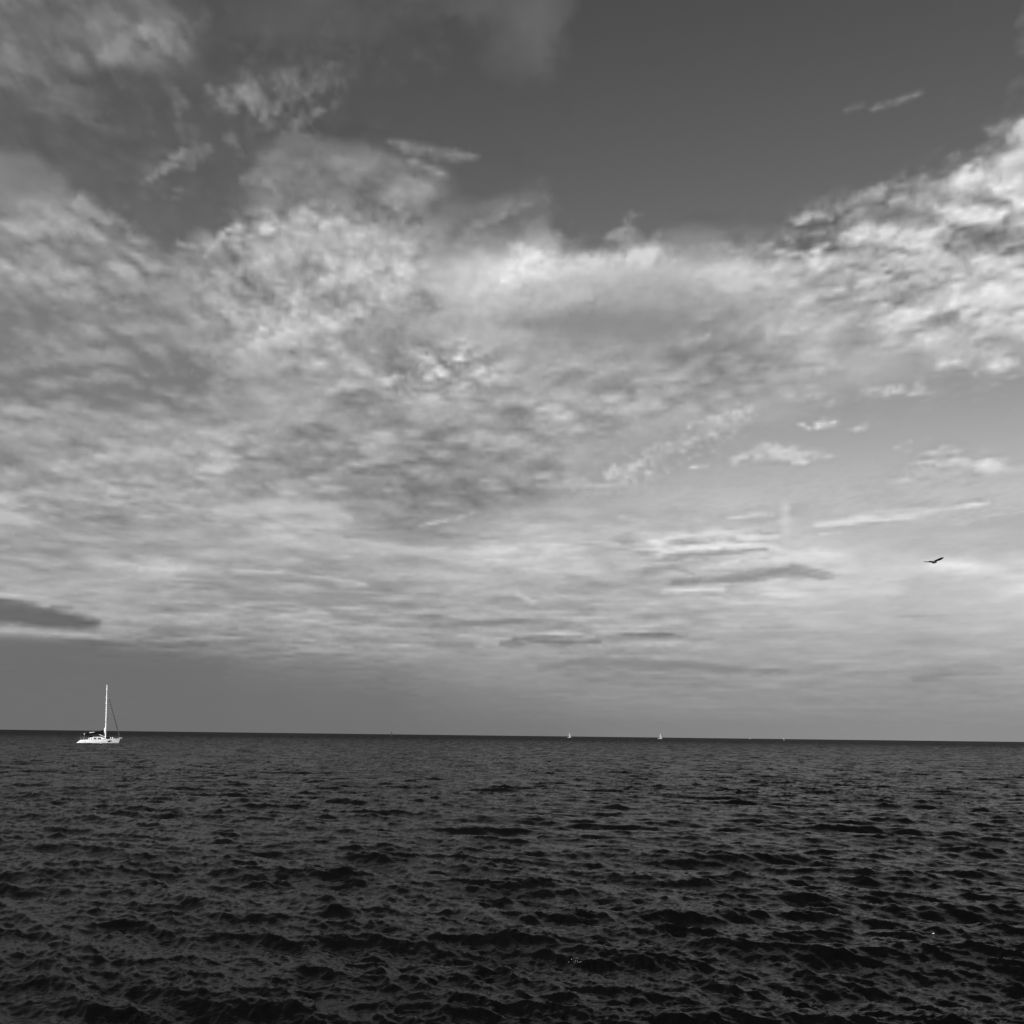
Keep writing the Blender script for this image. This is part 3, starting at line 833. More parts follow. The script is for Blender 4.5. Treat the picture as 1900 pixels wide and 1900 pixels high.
# round the rest of the sky the same broken cloud sheet goes on
big = noise(q, 1.1, 5.0, 0.55)
g, gi, go = new_group(('Tone', 'Cover', 'Detail', 'Torn', 'Clear'))
gc = g.nodes.new('ShaderNodeCombineColor')
g.links.new(gi['Tone'], gc.inputs[0]); gc.inputs[1].default_value = 0.45; g.links.new(gi['Cover'], gc.inputs[2])
finish(g, gi, gc.outputs[0], go)
gt = M('ADD', maprange(eld, 0.0, 45.0, 0.60, 0.33), M('MULTIPLY', M('SUBTRACT', big, 0.5), 0.8))
rest = background(g, (gt, maprange(big, 0.40, 0.55), d2, d3, clear))
outside = M('MAXIMUM', maprange(M('ABSOLUTE', azd), 30.8, 32.8, smooth=True), maprange(eld, 38.8, 41.0, smooth=True))
wo = node('ShaderNodeOutputWorld')
L(mix_shader(outside, seen, rest), wo.inputs['Surface'])
world.cycles.sampling_method = 'MANUAL'
world.cycles.sample_map_resolution = 512


# ------------------------------------------------------------------ materials
def mat(name, base, rough=0.5, metallic=0.0, mottle=0.12, scale=6.0, spec=0.5):
    m = bpy.data.materials.new(name)
    m.use_nodes = True
    nt = m.node_tree
    b = nt.nodes['Principled BSDF']
    n = nt.nodes.new('ShaderNodeTexNoise')
    c = nt.nodes.new('ShaderNodeTexCoord')
    nt.links.new(c.outputs['Object'], n.inputs['Vector'])
    n.inputs['Scale'].default_value = scale
    n.inputs['Detail'].default_value = 5.0
    mr = nt.nodes.new('ShaderNodeMapRange')
    mr.inputs[3].default_value = base * (1 - mottle)
    mr.inputs[4].default_value = min(0.95, base * (1 + mottle))
    nt.links.new(n.outputs[0], mr.inputs[0])
    cc = nt.nodes.new('ShaderNodeCombineColor')
    for k in range(3):
        nt.links.new(mr.outputs[0], cc.inputs[k])
    nt.links.new(cc.outputs[0], b.inputs['Base Color'])
    b.inputs['Roughness'].default_value = rough
    b.inputs['Metallic'].default_value = metallic
    b.inputs['Specular IOR Level'].default_value = spec
    return m


M_GEL = mat('white_gelcoat', 0.80, 0.25, mottle=0.05)
M_DECK = mat('pale_deck', 0.62, 0.6)
M_ALU = mat('white_painted_mast', 0.84, 0.3, mottle=0.03)
M_STEEL = mat('stainless_steel', 0.25, 0.3, 0.8)
M_CANVAS = mat('dark_canvas', 0.006, 0.9, mottle=0.3, spec=0.08)
M_GLASS = mat('dark_window', 0.015, 0.08, mottle=0.1)
M_GREYGLASS = mat('grey_window', 0.22, 0.15)
M_ROPE = mat('wire_rope', 0.16, 0.5)
M_SAIL = mat('white_sailcloth', 0.78, 0.7, mottle=0.06, scale=1.0)
M_FARSAIL = mat('distance_dimmed_white', 0.36, 0.7, mottle=0.08, scale=1.0)  # white sails and hulls, darkened in the colour to stand for hazy distance
M_GREYSAIL = mat('shaded_sailcloth', 0.14, 0.7, mottle=0.1, scale=1.0)  # sail in shade, the shade put into its base colour
M_DARK = mat('dark_rubber', 0.02, 0.5)
M_BOOT = mat('antifouling_paint', 0.05, 0.6)
M_BUOY = mat('dark_buoy_paint', 0.02, 0.6)
M_FOAM = mat('sea_foam', 0.75, 0.8, mottle=0.2, scale=60.0)


# ------------------------------------------------------------------ mesh helpers
class MB:
    def __init__(self):
        self.v, self.f, self.mi = [], [], []

    def add(self, vs, fs, mi=0):
        o = len(self.v)
        self.v += [tuple(p) for p in vs]
        self.f += [tuple(i + o for i in f) for f in fs]
        self.mi += [mi] * len(fs)
        return self

    def box(self, x0, x1, y0, y1, z0, z1, mi=0):
        vs = [(x, y, z) for z in (z0, z1) for y in (y0, y1) for x in (x0, x1)]
        return self.add(vs, [(0, 2, 3, 1), (4, 5, 7, 6), (0, 1, 5, 4), (2, 6, 7, 3), (0, 4, 6, 2), (1, 3, 7, 5)], mi)

    def tube(self, pts, r, n=8, mi=0, squash=1.0):
        pts = [Vector(p) for p in pts]
        rs = r if isinstance(r, (list, tuple)) else [r] * len(pts)
        rings = []
        for i, p in enumerate(pts):
            t = (pts[min(i + 1, len(pts) - 1)] - pts[max(i - 1, 0)]).normalized()
            ref = Vector((0, 1, 0)) if abs(t.y) < 0.9 else Vector((1, 0, 0))
            a = t.cross(ref).normalized()
            b = t.cross(a).normalized()
            rings.append([p + rs[i] * (math.cos(2 * math.pi * k / n) * a + squash * math.sin(2 * math.pi * k / n) * b) for k in range(n)])
        return self.loft(rings, mi)

    def loft(self, rings, mi=0, closed=True, caps=True):
        n = len(rings[0])
        vs = [p for r in rings for p in r]
        fs = []
        for i in range(len(rings) - 1):
            for k in range(n if closed else n - 1):
                k2 = (k + 1) % n
                fs.append((i * n + k, i * n + k2, (i + 1) * n + k2, (i + 1) * n + k))
        if caps:
            fs.append(tuple(range(n))[::-1])
            fs.append(tuple((len(rings) - 1) * n + k for k in range(n)))
        return self.add(vs, fs, mi)

    def prism_y(self, prof, y0, y1, mi=0):
        """profile of (x, z) points extruded along y"""
        n = len(prof)
        vs = [(x, y0, z) for x, z in prof] + [(x, y1, z) for x, z in prof]
        fs = [tuple(range(n)), tuple(range(2 * n - 1, n - 1, -1))]
        fs += [(k, (k + 1) % n + 0, n + (k + 1) % n, n + k)[::-1] for k in range(n)]
        return self.add(vs, fs, mi)

    def ball(self, c, r, n=10, m=6, mi=0, sx=1, sy=1, sz=1):
        rings = []
        for i in range(1, m):
            th = math.pi * i / m
            rings.append([(c[0] + sx * r * math.sin(th) * math.cos(2 * math.pi * k / n), c[1] + sy * r * math.sin(th) * math.sin(2 * math.pi * k / n), c[2] - sz * r * math.cos(th)) for k in range(n)])
        return self.loft(rings, mi)

    def build(self, name, mats, parent=None, smooth=False, bevel=0.0):
        me = bpy.data.meshes.new(name)
        me.from_pydata(self.v, [], self.f)
        bm = bmesh.new(); bm.from_mesh(me)
        bmesh.ops.recalc_face_normals(bm, faces=bm.faces)
        bm.to_mesh(me); bm.free()
        for m in (mats if isinstance(mats, (list, tuple)) else [mats]):
            me.materials.append(m)
        for p, i in zip(me.polygons, self.mi):
            p.material_index = i
            p.use_smooth = smooth
        if smooth:
            try:
                me.set_sharp_from_angle(angle=rad(40))
            except Exception:
                pass
        o = bpy.data.objects.new(name, me)
        COL.objects.link(o)
        if parent:
            o.parent = parent
        if bevel:
            b = o.modifiers.new('bevel', 'BEVEL'); b.width = bevel; b.segments = 2; b.limit_method = 'ANGLE'
        return o


def thing(name, label, cat, loc=(0, 0, 0), rot=(0, 0, 0), group=None):
    o = bpy.data.objects.new(name, None)
    COL.objects.link(o)
    o.empty_display_size = 0.2
    o.location = loc
    o.rotation_euler = rot
    o['label'] = label
    o['category'] = cat
    if group:
        o['group'] = group
    return o


# ------------------------------------------------------------------ the sea: two wave cascades from one wind-sea spectrum
rng = np.random.default_rng(11)
WIND = math.atan2(-0.94, -0.34)                # the chop runs towards the shore
HS, LP = 0.265, 4.4
GRAV = 9.81


def cascade(n, size, lmin, lmax, seed):
    r = np.random.default_rng(seed)
    k1 = 2 * np.pi * np.fft.fftfreq(n, size / n)
    kx, ky = np.meshgrid(k1, k1, indexing='ij')
    k = np.hypot(kx, ky); k[0, 0] = 1e-6
    lam = 2 * np.pi / k
    kp = 2 * np.pi / LP
    w, wp = np.sqrt(GRAV * k), math.sqrt(GRAV * kp)
    sig = np.where(w < wp, 0.07, 0.09)
    jon = np.exp(-1.25 * (kp / k) ** 2) * 2.2 ** np.exp(-((w - wp) ** 2) / (2 * (sig * wp) ** 2))
    e1 = 0.5 * k ** -2.62 * jon                  # 1-D elevation spectrum in k, saturation range
    th = np.arctan2(ky, kx) - WIND
    s = np.clip(12.0 * (kp / k) ** 0.35, 3.5, 14.0)
    spread = np.abs(np.cos(0.5 * th)) ** (2 * s)
    norm = np.array([np.trapezoid(np.abs(np.cos(0.5 * np.linspace(-np.pi, np.pi, 181))) ** (2 * q_), np.linspace(-np.pi, np.pi, 181)) if hasattr(np, 'trapezoid') else np.trapz(np.abs(np.cos(0.5 * np.linspace(-np.pi, np.pi, 181))) ** (2 * q_), np.linspace(-np.pi, np.pi, 181)) for q_ in np.linspace(1.1, 14.0, 50)])
    spread = spread / np.interp(s, np.linspace(1.1, 14.0, 50), norm)
    e2 = e1 * spread / k
    edge = 1 / (1 + np.exp(-(np.log(lam) - math.log(lmin)) / 0.12)) * 1 / (1 + np.exp((np.log(lam) - math.log(lmax)) / 0.12))
    e2 = e2 * edge * (lam > 2.2 * size / n)
    dk = 2 * np.pi / size
    amp = np.sqrt(2 * e2) * dk
    amp[0, 0] = 0
    ph = amp * np.exp(2j * np.pi * r.random((n, n))) * np.sqrt(-np.log(1 - r.random((n, n)) + 1e-12))
    h = np.fft.ifft2(ph).real * n * n
    dx = np.fft.ifft2(1j * kx / k * ph).real * n * n
    dy = np.fft.ifft2(1j * ky / k * ph).real * n * n
    return np.stack([h, dx, dy], -1).astype(np.float32)


SIZE_A, SIZE_B, SPLIT = 93.0, 13.7, 0.85
casA = cascade(2048, SIZE_A, SPLIT, 60.0, 3)
casB = cascade(1024, SIZE_B, 0.05, SPLIT, 7)
hs_now = 4 * math.sqrt(float(casA[..., 0].var()) + float(casB[..., 0].var()))
GAIN = HS / hs_now
casA *= GAIN
casB *= GAIN


def sample(cas, size, x, y):
    n = cas.shape[0]
    u = (x / size * n) % n
    v = (y / size * n) % n
    i = np.floor(u).astype(np.int32); j = np.floor(v).astype(np.int32)
    fu = (u - i).astype(np.float32)[..., None]; fv = (v - j).astype(np.float32)[..., None]
    i %= n; j %= n
    i2, j2 = (i + 1) % n, (j + 1) % n
    return (cas[i, j] * (1 - fu) + cas[i2, j] * fu) * (1 - fv) + (cas[i, j2] * (1 - fu) + cas[i2, j2] * fu) * fv


CHOP_A, CHOP_B = 0.95, 0.65


def waves(x, y):
    """displaced position of sea points at rest (x, y)"""
    d = np.hypot(x, y)
    ca, sa = math.cos(0.5), math.sin(0.5)
    fa = np.clip(1.35 - d / 2600.0, 0, 1)[..., None]
    fb = np.clip(1.2 - d / 420.0, 0, 1)[..., None]
    gust = 1.0 + 0.28 * np.sin(x * 0.11 + 1.3 * np.sin(y * 0.05)) * np.sin(y * 0.083 + 0.7 + 0.9 * np.sin(x * 0.04))
    a = sample(casA, SIZE_A, x + 11.0, y + 5.0) * fa
    b = sample(casB, SIZE_B, x * ca - y * sa, x * sa + y * ca) * fb * gust[..., None]
    bx = b[..., 1] * ca + b[..., 2] * sa
    by = -b[..., 1] * sa + b[..., 2] * ca
    X_ = x + CHOP_A * a[..., 1] + CHOP_B * bx
    Y_ = y + CHOP_A * a[..., 2] + CHOP_B * by
    return X_, Y_, a[..., 0] + b[..., 0]


th_in = np.linspace(rad(-35), rad(35), 900)
th_out = np.linspace(rad(35), rad(325), 90)[1:-1]
TH = np.concatenate([th_in, th_out])
rr = [0.02]
while rr[-1] < 60000:
    d = rr[-1]
    rr.append(d + (0.5 if d < 8 else max(0.03, 0.0036 * d) if d < 420 else min(0.012, 0.0036 * (d / 420.0) ** 1.5) * d if d < 4000 else 0.15 * d))
RR = np.array(rr)
tt, rg = np.meshgrid(TH, RR)
sx, sy, sz = waves(rg * np.sin(tt), rg * np.cos(tt))
nr, nc = tt.shape
co = np.stack([sx, sy, sz], -1).reshape(-1, 3).astype(np.float32)
ii = np.arange(nr - 1)[:, None] * nc
kk = np.arange(nc)[None, :]
k2 = (kk + 1) % nc
quads = np.stack([ii + kk, ii + k2, ii + nc + k2, ii + nc + kk], -1).reshape(-1, 4).astype(np.int32)
me = bpy.data.meshes.new('sea')
me.vertices.add(len(co)); me.vertices.foreach_set('co', co.ravel())
me.loops.add(quads.size); me.loops.foreach_set('vertex_index', quads.ravel())
me.polygons.add(len(quads))
me.polygons.foreach_set('loop_start', np.arange(0, quads.size, 4, dtype=np.int32))
me.polygons.foreach_set('use_smooth', np.ones(len(quads), bool))
me.update(calc_edges=True)
# slope lost where the mesh gets coarse comes back as roughness
lod = me.attributes.new('lost_slope', 'FLOAT', 'POINT')
lod.data.foreach_set('value', np.clip((np.hypot(co[:, 0], co[:, 1]) - 35.0) / 1000.0, 0, 1).astype(np.float32) ** 0.62)
sea = bpy.data.objects.new('sea', me)
COL.objects.link(sea)
sea['kind'] = 'structure'

m = bpy.data.materials.new('sea_water')
m.use_nodes = True
nt = m.node_tree
b = nt.nodes['Principled BSDF']
b.inputs['Base Color'].default_value = (0.002, 0.002, 0.002, 1)
b.inputs['IOR'].default_value = 1.20
at = nt.nodes.new('ShaderNodeAttribute'); at.attribute_name = 'lost_slope'
mr = nt.nodes.new('ShaderNodeMapRange'); mr.inputs[3].default_value = 0.08; mr.inputs[4].default_value = 0.56
nt.links.new(at.outputs['Fac'], mr.inputs[0])
geo = nt.nodes.new('ShaderNodeNewGeometry')
mp = nt.nodes.new('ShaderNodeMapping'); mp.inputs['Scale'].default_value = (1.0, 1.7, 1.0); mp.inputs['Rotation'].default_value = (0, 0, 0.3)
nt.links.new(geo.outputs['Position'], mp.inputs['Vector'])
mw = nt.nodes.new('ShaderNodeMapping'); mw.inputs['Scale'].default_value = (0.42, 0.05, 1.0)
nt.links.new(geo.outputs['Position'], mw.inputs['Vector'])
wn = nt.nodes.new('ShaderNodeTexNoise'); wn.inputs['Scale'].default_value = 1.0; wn.inputs['Detail'].default_value = 3.0
nt.links.new(mw.outputs[0], wn.inputs['Vector'])
ws = nt.nodes.new('ShaderNodeMath'); ws.operation = 'SUBTRACT'; ws.inputs[1].default_value = 0.5
nt.links.new(wn.outputs[0], ws.inputs[0])
wl = nt.nodes.new('ShaderNodeMath'); wl.operation = 'MULTIPLY'
nt.links.new(ws.outputs[0], wl.inputs[0]); nt.links.new(at.outputs['Fac'], wl.inputs[1])
wr = nt.nodes.new('ShaderNodeMath'); wr.operation = 'MULTIPLY_ADD'; wr.inputs[1].default_value = 1.3; wr.use_clamp = True   # ripples come in streaks
nt.links.new(wl.outputs[0], wr.inputs[0]); nt.links.new(mr.outputs[0], wr.inputs[2])
nt.links.new(wr.outputs[0], b.inputs['Roughness'])
nz = nt.nodes.new('ShaderNodeTexNoise'); nz.inputs['Scale'].default_value = 9.0; nz.inputs['Detail'].default_value = 4.0
nt.links.new(mp.outputs[0], nz.inputs['Vector'])
bp = nt.nodes.new('ShaderNodeBump'); bp.inputs['Strength'].default_value = 0.5; bp.inputs['Distance'].default_value = 0.02
nt.links.new(nz.outputs[0], bp.inputs['Height'])
nt.links.new(bp.outputs[0], b.inputs['Normal'])
df = nt.nodes.new('ShaderNodeBsdfDiffuse'); df.inputs['Color'].default_value = (0.003, 0.003, 0.003, 1)   # near-black diffuse, mixed in to dim the sky's reflection
mxs = nt.nodes.new('ShaderNodeMixShader'); mxs.inputs[0].default_value = 0.40
nt.links.new(b.outputs[0], mxs.inputs[1]); nt.links.new(df.outputs[0], mxs.inputs[2])
nt.links.new(mxs.outputs[0], nt.nodes['Material Output'].inputs['Surface'])
me.materials.append(m)


def sea_at(px, py):
    """point of the wavy water seen at photo pixel (px, py): the nearest mesh point of the displaced sea there"""
    d = co - np.array([0, 0, CAM_H], np.float32)
    zf = d @ np.array(FWD)
    ok = zf > 1
    u = 950 + FPX * (d @ np.array(RGT)) / np.where(ok, zf, 1)
    v = 950 - FPX * (d @ np.array(UPV)) / np.where(ok, zf, 1)
    e = np.hypot(u - px, v - py) + np.where(ok, 0, 1e9)
    near = np.where(e < max(3.0, e.min() * 1.01))[0]
    return Vector(co[near[np.argmin(zf[near])]].tolist())


# ------------------------------------------------------------------ the moored sailing yacht (x = bow, z = up, origin on the waterline)
def hull_rings(stations, nper=7):
    """stations: x at waterline, x at sheer, sheer height, half beam at sheer, half beam at waterline, keel depth"""
    rings = []
    for xw, xs, zs, bs, bw_, zk in stations:
        half = []
        for t in np.linspace(0, 1, nper):
            # from sheer (t=0) to keel (t=1)
            if t < 0.6:
                k = t / 0.6
                z = zs * (1 - k)
                y = bs + (bw_ - bs) * k ** 1.5
                x = xs + (xw - xs) * k
            else:
                k = (t - 0.6) / 0.4
                z = zk * math.sin(k * math.pi / 2)
                y = bw_ * math.cos(k * math.pi / 2)
                x = xw
            half.append((x, y, z))
        ring = half + [(x, -y, z) for x, y, z in half[::-1][1:]]
        rings.append(ring)
    return rings


D_YACHT = 326.0
yacht = thing('sailing_yacht', 'large white sailing yacht with bare mast and dark boom cover, sails down, on the left', 'sailboat',
              on_sea(184.5, D_YACHT), (0, rad(-1.4), rad(14)))
ST = [(-6.05, -4.75, 1.02, 1.45, 1.25, -0.10), (-5.3, -4.35, 1.03, 1.62, 1.42, -0.25), (-3.8, -3.8, 1.05, 1.86, 1.62, -0.42), (-1.8, -1.8, 1.06, 1.98, 1.75, -0.52),
      (0.2, 0.2, 1.08, 1.95, 1.66, -0.55), (2.2, 2.2, 1.13, 1.66, 1.28, -0.50), (3.8, 3.85, 1.20, 1.15, 0.76, -0.38), (4.9, 5.1, 1.27, 0.58, 0.30, -0.22), (5.42, 5.82, 1.33, 0.10, 0.05, -0.08)]
hull = MB().loft(hull_rings(ST)).build('hull', M_GEL, yacht, smooth=True)


def beam_at(x, z=1.0):
    xs = [s[1] for s in ST]
    bs = np.interp(x, xs, [s[3] for s in ST]); bw_ = np.interp(x, xs, [s[4] for s in ST]); zs = np.interp(x, xs, [s[2] for s in ST])
    k = max(0.0, 1 - z / zs)
    return float(bs + (bw_ - bs) * k ** 1.5)


def sheer_at(x):
    return float(np.interp(x, [s[1] for s in ST], [s[2] for s in ST]))


# pale rub rail along the sheer and hull portlights, the big dark bow window
rail = MB()
for sgn in (-1, 1):
    rail.tube([(x, sgn * (beam_at(x) + 0.015), sheer_at(x) - 0.03) for x in np.linspace(-4.6, 5.75, 24)], 0.035, 6)
rail.build('rub_rail', M_STEEL, hull)


def side_patch(x0, x1, z0, z1, name, mt, parent, shear=0.0, both=True, n=4):
    for sgn in ((-1, 1) if both else (-1,)):
        mb = MB()
        rings = []
        for x in np.linspace(x0, x1, n + 1):
            pts = []
            for z in (z0, z1):
                xx = x + shear * (z - z0)
                pts.append((xx, sgn * (beam_at(xx, z) + 0.012), z))
            pts += [(pts[1][0], pts[1][1] - sgn * 0.09, pts[1][2]), (pts[0][0], pts[0][1] - sgn * 0.09, pts[0][2])]
            rings.append(pts)
        mb.loft(rings)
        mb.build(name, mt, parent)


side_patch(2.50, 3.20, 0.26, 0.74, 'hull_window', M_GLASS, hull, shear=0.6)
side_patch(3.18, 3.55, 0.36, 0.66, 'hull_window', M_GREYGLASS, hull, shear=0.6)
side_patch(-4.35, -3.95, 0.55, 0.66, 'portlight', M_GREYGLASS, hull)
side_patch(-3.65, -3.40, 0.50, 0.68, 'portlight', M_GREYGLASS, hull)
side_patch(-0.05, 0.05, 0.70, 0.98, 'gangway_gate', M_GREYGLASS, hull)

# deck, coachroof with windows and handrail
deck = MB()
deck.loft([[(x, beam_at(x) - 0.02, sheer_at(x) + 0.004), (x, 0, sheer_at(x) + 0.06), (x, -beam_at(x) + 0.02, sheer_at(x) + 0.004), (x, 0, sheer_at(x) - 0.05)] for x in np.linspace(-4.7, 5.7, 20)])
deck.build('deck', M_DECK, yacht)
cab = MB().prism_y([(-2.95, 0.9), (-2.75, 1.50), (-2.35, 1.62), (0.7, 1.66), (1.25, 1.52), (1.95, 1.16), (2.0, 0.9)], -1.18, 1.18)
cabin = cab.build('coachroof', M_GEL, yacht, bevel=0.07)
for x0, x1, mt in ((-2.62, -2.35, M_GREYGLASS), (-2.02, -1.72, M_GREYGLASS), (-1.32, -0.48, M_GLASS), (-0.22, 0.72, M_GLASS)):
    for sgn in (-1, 1):
        w = MB()
        y0, y1 = sorted((sgn * 1.16, sgn * 1.188))
        w.prism_y([(x0, 1.14), (x1, 1.14), (x1 - 0.05, 1.52), (x0 + 0.07, 1.52)], y0, y1)
        w.build('cabin_window', mt, cabin)
for sgn in (-1, 1):
    hr = MB()
    hr.tube([(x, sgn * 0.95, 1.76) for x in np.linspace(-1.6, 0.7, 8)], 0.035, 6)
    for x in (-1.5, -0.7, 0.0, 0.6):
        hr.tube([(x, sgn * 0.95, 1.6), (x, sgn * 0.95, 1.76)], 0.025, 6)
    hr.build('handrail', M_ALU, cabin)

# mast with spreaders and masthead gear
MX, MTOP = 1.72, 16.55
RAKE = -0.036


def mast_x(z):
    return MX + RAKE * (z - 1.5)


mast = MB().tube([(mast_x(z), 0, z) for z in (1.15, 4, 8, 12, 15.2, MTOP)], [0.16, 0.16, 0.15, 0.15, 0.14, 0.11], 12, squash=0.72).build('mast', M_ALU, yacht, smooth=True)
for z, w in ((6.0, 1.25), (10.8, 0.95)):
    for sgn in (-1, 1):
        MB().tube([(mast_x(z), 0, z), (mast_x(z) - 0.28, sgn * w, z + 0.08)], [0.06, 0.035], 6).build('spreader', M_ALU, mast)
MB().ball((mast_x(6.9) + 0.42, 0, 6.9), 0.2, sz=0.55).tube([(mast_x(6.85), 0, 6.85), (mast_x(6.85) + 0.42, 0, 6.85)], 0.05, 6).build('radar_dome', M_DARK, mast)
MB().tube([(mast_x(16.5), 0, 16.5), (mast_x(16.5) - 0.1, 0, 17.0)], 0.018, 5).box(mast_x(16.5) - 0.3, mast_x(16.5) + 0.12, -0.03, 0.03, 16.53, 16.58).build('wind_vane', M_STEEL, mast)

# boom under its dark cover, the white tack of the rolled mainsail at the gooseneck, the rigid vang
boom = MB().tube([(1.45, 0, 3.02), (-1.5, 0, 2.72), (-4.5, 0, 2.31)], 0.10, 10).build('boom', M_STEEL, yacht, smooth=True)
cv = []
for x, zc, h in ((1.28, 3.34, 0.50), (0.95, 3.24, 0.54), (0.3, 3.02, 0.44), (-0.8, 2.88, 0.34), (-2.0, 2.76, 0.22), (-3.2, 2.60, 0.20), (-4.2, 2.46, 0.18), (-4.8, 2.38, 0.12)):
    cv.append([(x + 0.06 * math.sin(9 * x), 0.20 * math.cos(a), zc + h * math.sin(a) * (1 + 0.08 * math.sin(5 * x))) for a in np.linspace(0, 2 * math.pi, 13)[:-1]])
MB().loft(cv).build('sail_cover', M_CANVAS, boom, smooth=True)
MB().loft([[(x, 0.10 * math.cos(a), z + 0.12 * math.sin(a)) for a in np.linspace(0, 2 * math.pi, 9)[:-1]] for x, z in ((-2.75, 2.94), (-2.3, 3.02), (-1.7, 3.06), (-1.15, 3.04))]).build('folded_sail', M_DECK, boom, smooth=True)
MB().tube([(mast_x(4.3) - 0.1, 0, 4.35), (mast_x(4.0) - 0.25, 0, 3.95), (1.42, 0, 3.45), (1.46, 0, 3.05), (1.62, 0, 2.7)], [0.16, 0.24, 0.27, 0.24, 0.12], 10, squash=0.7).build('sail_tack', M_SAIL, mast, smooth=True)
MB().tube([(-0.05, 0, 2.45), (1.6, 0, 1.75)], [0.075, 0.06], 8).build('boom_vang', M_ALU, boom, smooth=True)

# rolled headsail on the forestay: pale roll with dark bands, straight from bow to mast with a slight sag
fs0, fs1 = Vector((5.62, 0, 1.45)), Vector((mast_x(14.4) + 0.12, 0, 14.4))


def stay(t):
    p = fs0.lerp(fs1, t)
    return p + Vector((0.10, 0, -0.22)) * math.sin(math.pi * t)


fst = MB().tube([stay(t) for t in np.linspace(0, 1, 20)], 0.035, 6).build('forestay', M_ROPE, yacht)
for k in range(15):
    t0 = 0.185 + k * 0.046
    MB().tube([stay(t) for t in np.linspace(t0, t0 + 0.022, 3)], [0.17 - 0.005 * k] * 3, 8).build('sail_band', M_CANVAS, fst)
MB().tube([stay(0.02), stay(0.05)], 0.13, 10).build('furling_drum', M_DARK, fst)
MB().tube([(-4.7, 0, 1.0), (mast_x(MTOP) - 0.05, 0, MTOP - 0.05)], 0.012, 5).build('backstay', M_ROPE, yacht)
for sgn in (-1, 1):
    MB().tube([(1.4, sgn * 1.72, 1.1), (mast_x(6.0) - 0.28, sgn * 1.25, 6.08), (mast_x(10.8) - 0.28, sgn * 0.95, 10.88), (mast_x(15.5), 0, 15.6)], 0.012, 5).build('shroud', M_ROPE, yacht)

# foredeck: dark deflated dinghy, white windlass post and coiled gear, pulpit, anchor on its roller
MB().loft([[(x, 0.75 * math.cos(a), 1.40 + hh * math.sin(a)) for a in np.linspace(0, 2 * math.pi, 11)[:-1]] for x, hh in ((1.98, 0.10), (2.05, 0.24), (2.4, 0.28), (2.75, 0.27), (2.95, 0.20), (3.0, 0.08))]).build('dinghy_bag', M_CANVAS, yacht, smooth=True)
MB().box(3.06, 3.22, -0.5, 0.5, 1.14, 1.68).build('deck_locker', M_GEL, yacht, bevel=0.03)
MB().loft([[(x, 0.34 * math.cos(a), 1.42 + hh * math.sin(a)) for a in np.linspace(0, 2 * math.pi, 11)[:-1]] for x, hh in ((3.42, 0.10), (3.5, 0.22), (3.78, 0.24), (3.88, 0.10))]).build('folded_sail', M_DECK, yacht, smooth=True)
MB().loft([[(x, w, z), (x, -w, z), (x, -w, z + h), (x, w, z + h)] for x, w, z, h in ((5.3, 0.16, 1.26, 0.12), (5.85, 0.13, 1.30, 0.13), (6.28, 0.09, 1.33, 0.11))]).build('bowsprit', M_GEL, yacht)
MB().tube([(5.9, 0, 1.28), (6.22, 0, 1.26), (6.32, 0, 1.1), (6.2, 0, 0.98)], 0.05, 6).build('anchor', M_STEEL, yacht)
pp = MB()
for sgn in (-1, 1):
    pp.tube([(4.3, sgn * 0.85, 1.8), (5.2, sgn * 0.45, 1.86), (5.75, sgn * 0.12, 1.9), (5.78, 0, 1.9)], 0.02, 6)
    for x, y in ((4.3, 0.85), (5.1, 0.48), (5.7, 0.14)):
        pp.tube([(x, sgn * y, 1.2), (x, sgn * y, 1.87)], 0.018, 6)
pp.build('pulpit', M_STEEL, yacht)
ll = MB()
for sgn in (-1, 1):
    xs = np.linspace(-4.0, 4.3, 7)
    for zz in (0.32, 0.62):
        ll.tube([(x, sgn * (beam_at(x) - 0.08), sheer_at(x) + zz) for x in xs], 0.007, 4)
    for x in xs:
        ll.tube([(x, sgn * (beam_at(x) - 0.08), sheer_at(x)), (x, sgn * (beam_at(x) - 0.08), sheer_at(x) + 0.64)], 0.014, 5)
ll.build('guardrail', M_STEEL, yacht)

# cockpit: spray hood, bimini, wheel, stern rail, outboard motor, stern arch with antenna dome
MB().loft([[(x, 1.15 * math.cos(a), 1.50 + hh * math.sin(a)) for a in np.linspace(0, math.pi, 9)] for x, hh in ((-1.35, 0.16), (-1.75, 0.50), (-2.3, 0.60), (-2.75, 0.58))]).build('spray_hood', M_CANVAS, yacht, smooth=True)
bim = MB().loft([[(x, y, 2.10 + 0.12 * math.cos(y * 1.1) + dz) for y in np.linspace(-1.4, 1.4, 9)] + [(x, y, 2.03 + 0.12 * math.cos(y * 1.1) + dz) for y in np.linspace(1.4, -1.4, 9)] for x, dz in ((-4.55, -0.10), (-4.1, 0.0), (-3.2, 0.04), (-2.35, -0.03))]).build('bimini', M_CANVAS, yacht, smooth=True)
for sgn in (-1, 1):
    bf = MB()
    for x0, x1 in ((-3.5, -4.3), (-3.5, -2.5)):
        bf.tube([(x0, sgn * 1.5, 1.05), (x1, sgn * 1.38, 2.08)], 0.02, 6)
    bf.build('bimini_frame', M_STEEL, bim)
wheel = MB()
wheel.tube([(-4.05 + 0.06 * math.cos(a), 0.48 * math.cos(a), 1.55 + 0.48 * math.sin(a)) for a in np.linspace(0, 2 * math.pi, 17)], 0.035, 6)
for a in np.linspace(0, math.pi, 4)[:-1]:
    wheel.tube([(-4.05, 0.48 * math.cos(a), 1.55 + 0.48 * math.sin(a)), (-4.05, -0.48 * math.cos(a), 1.55 - 0.48 * math.sin(a))], 0.02, 5)
wheel.build('steering_wheel', M_DARK, yacht)
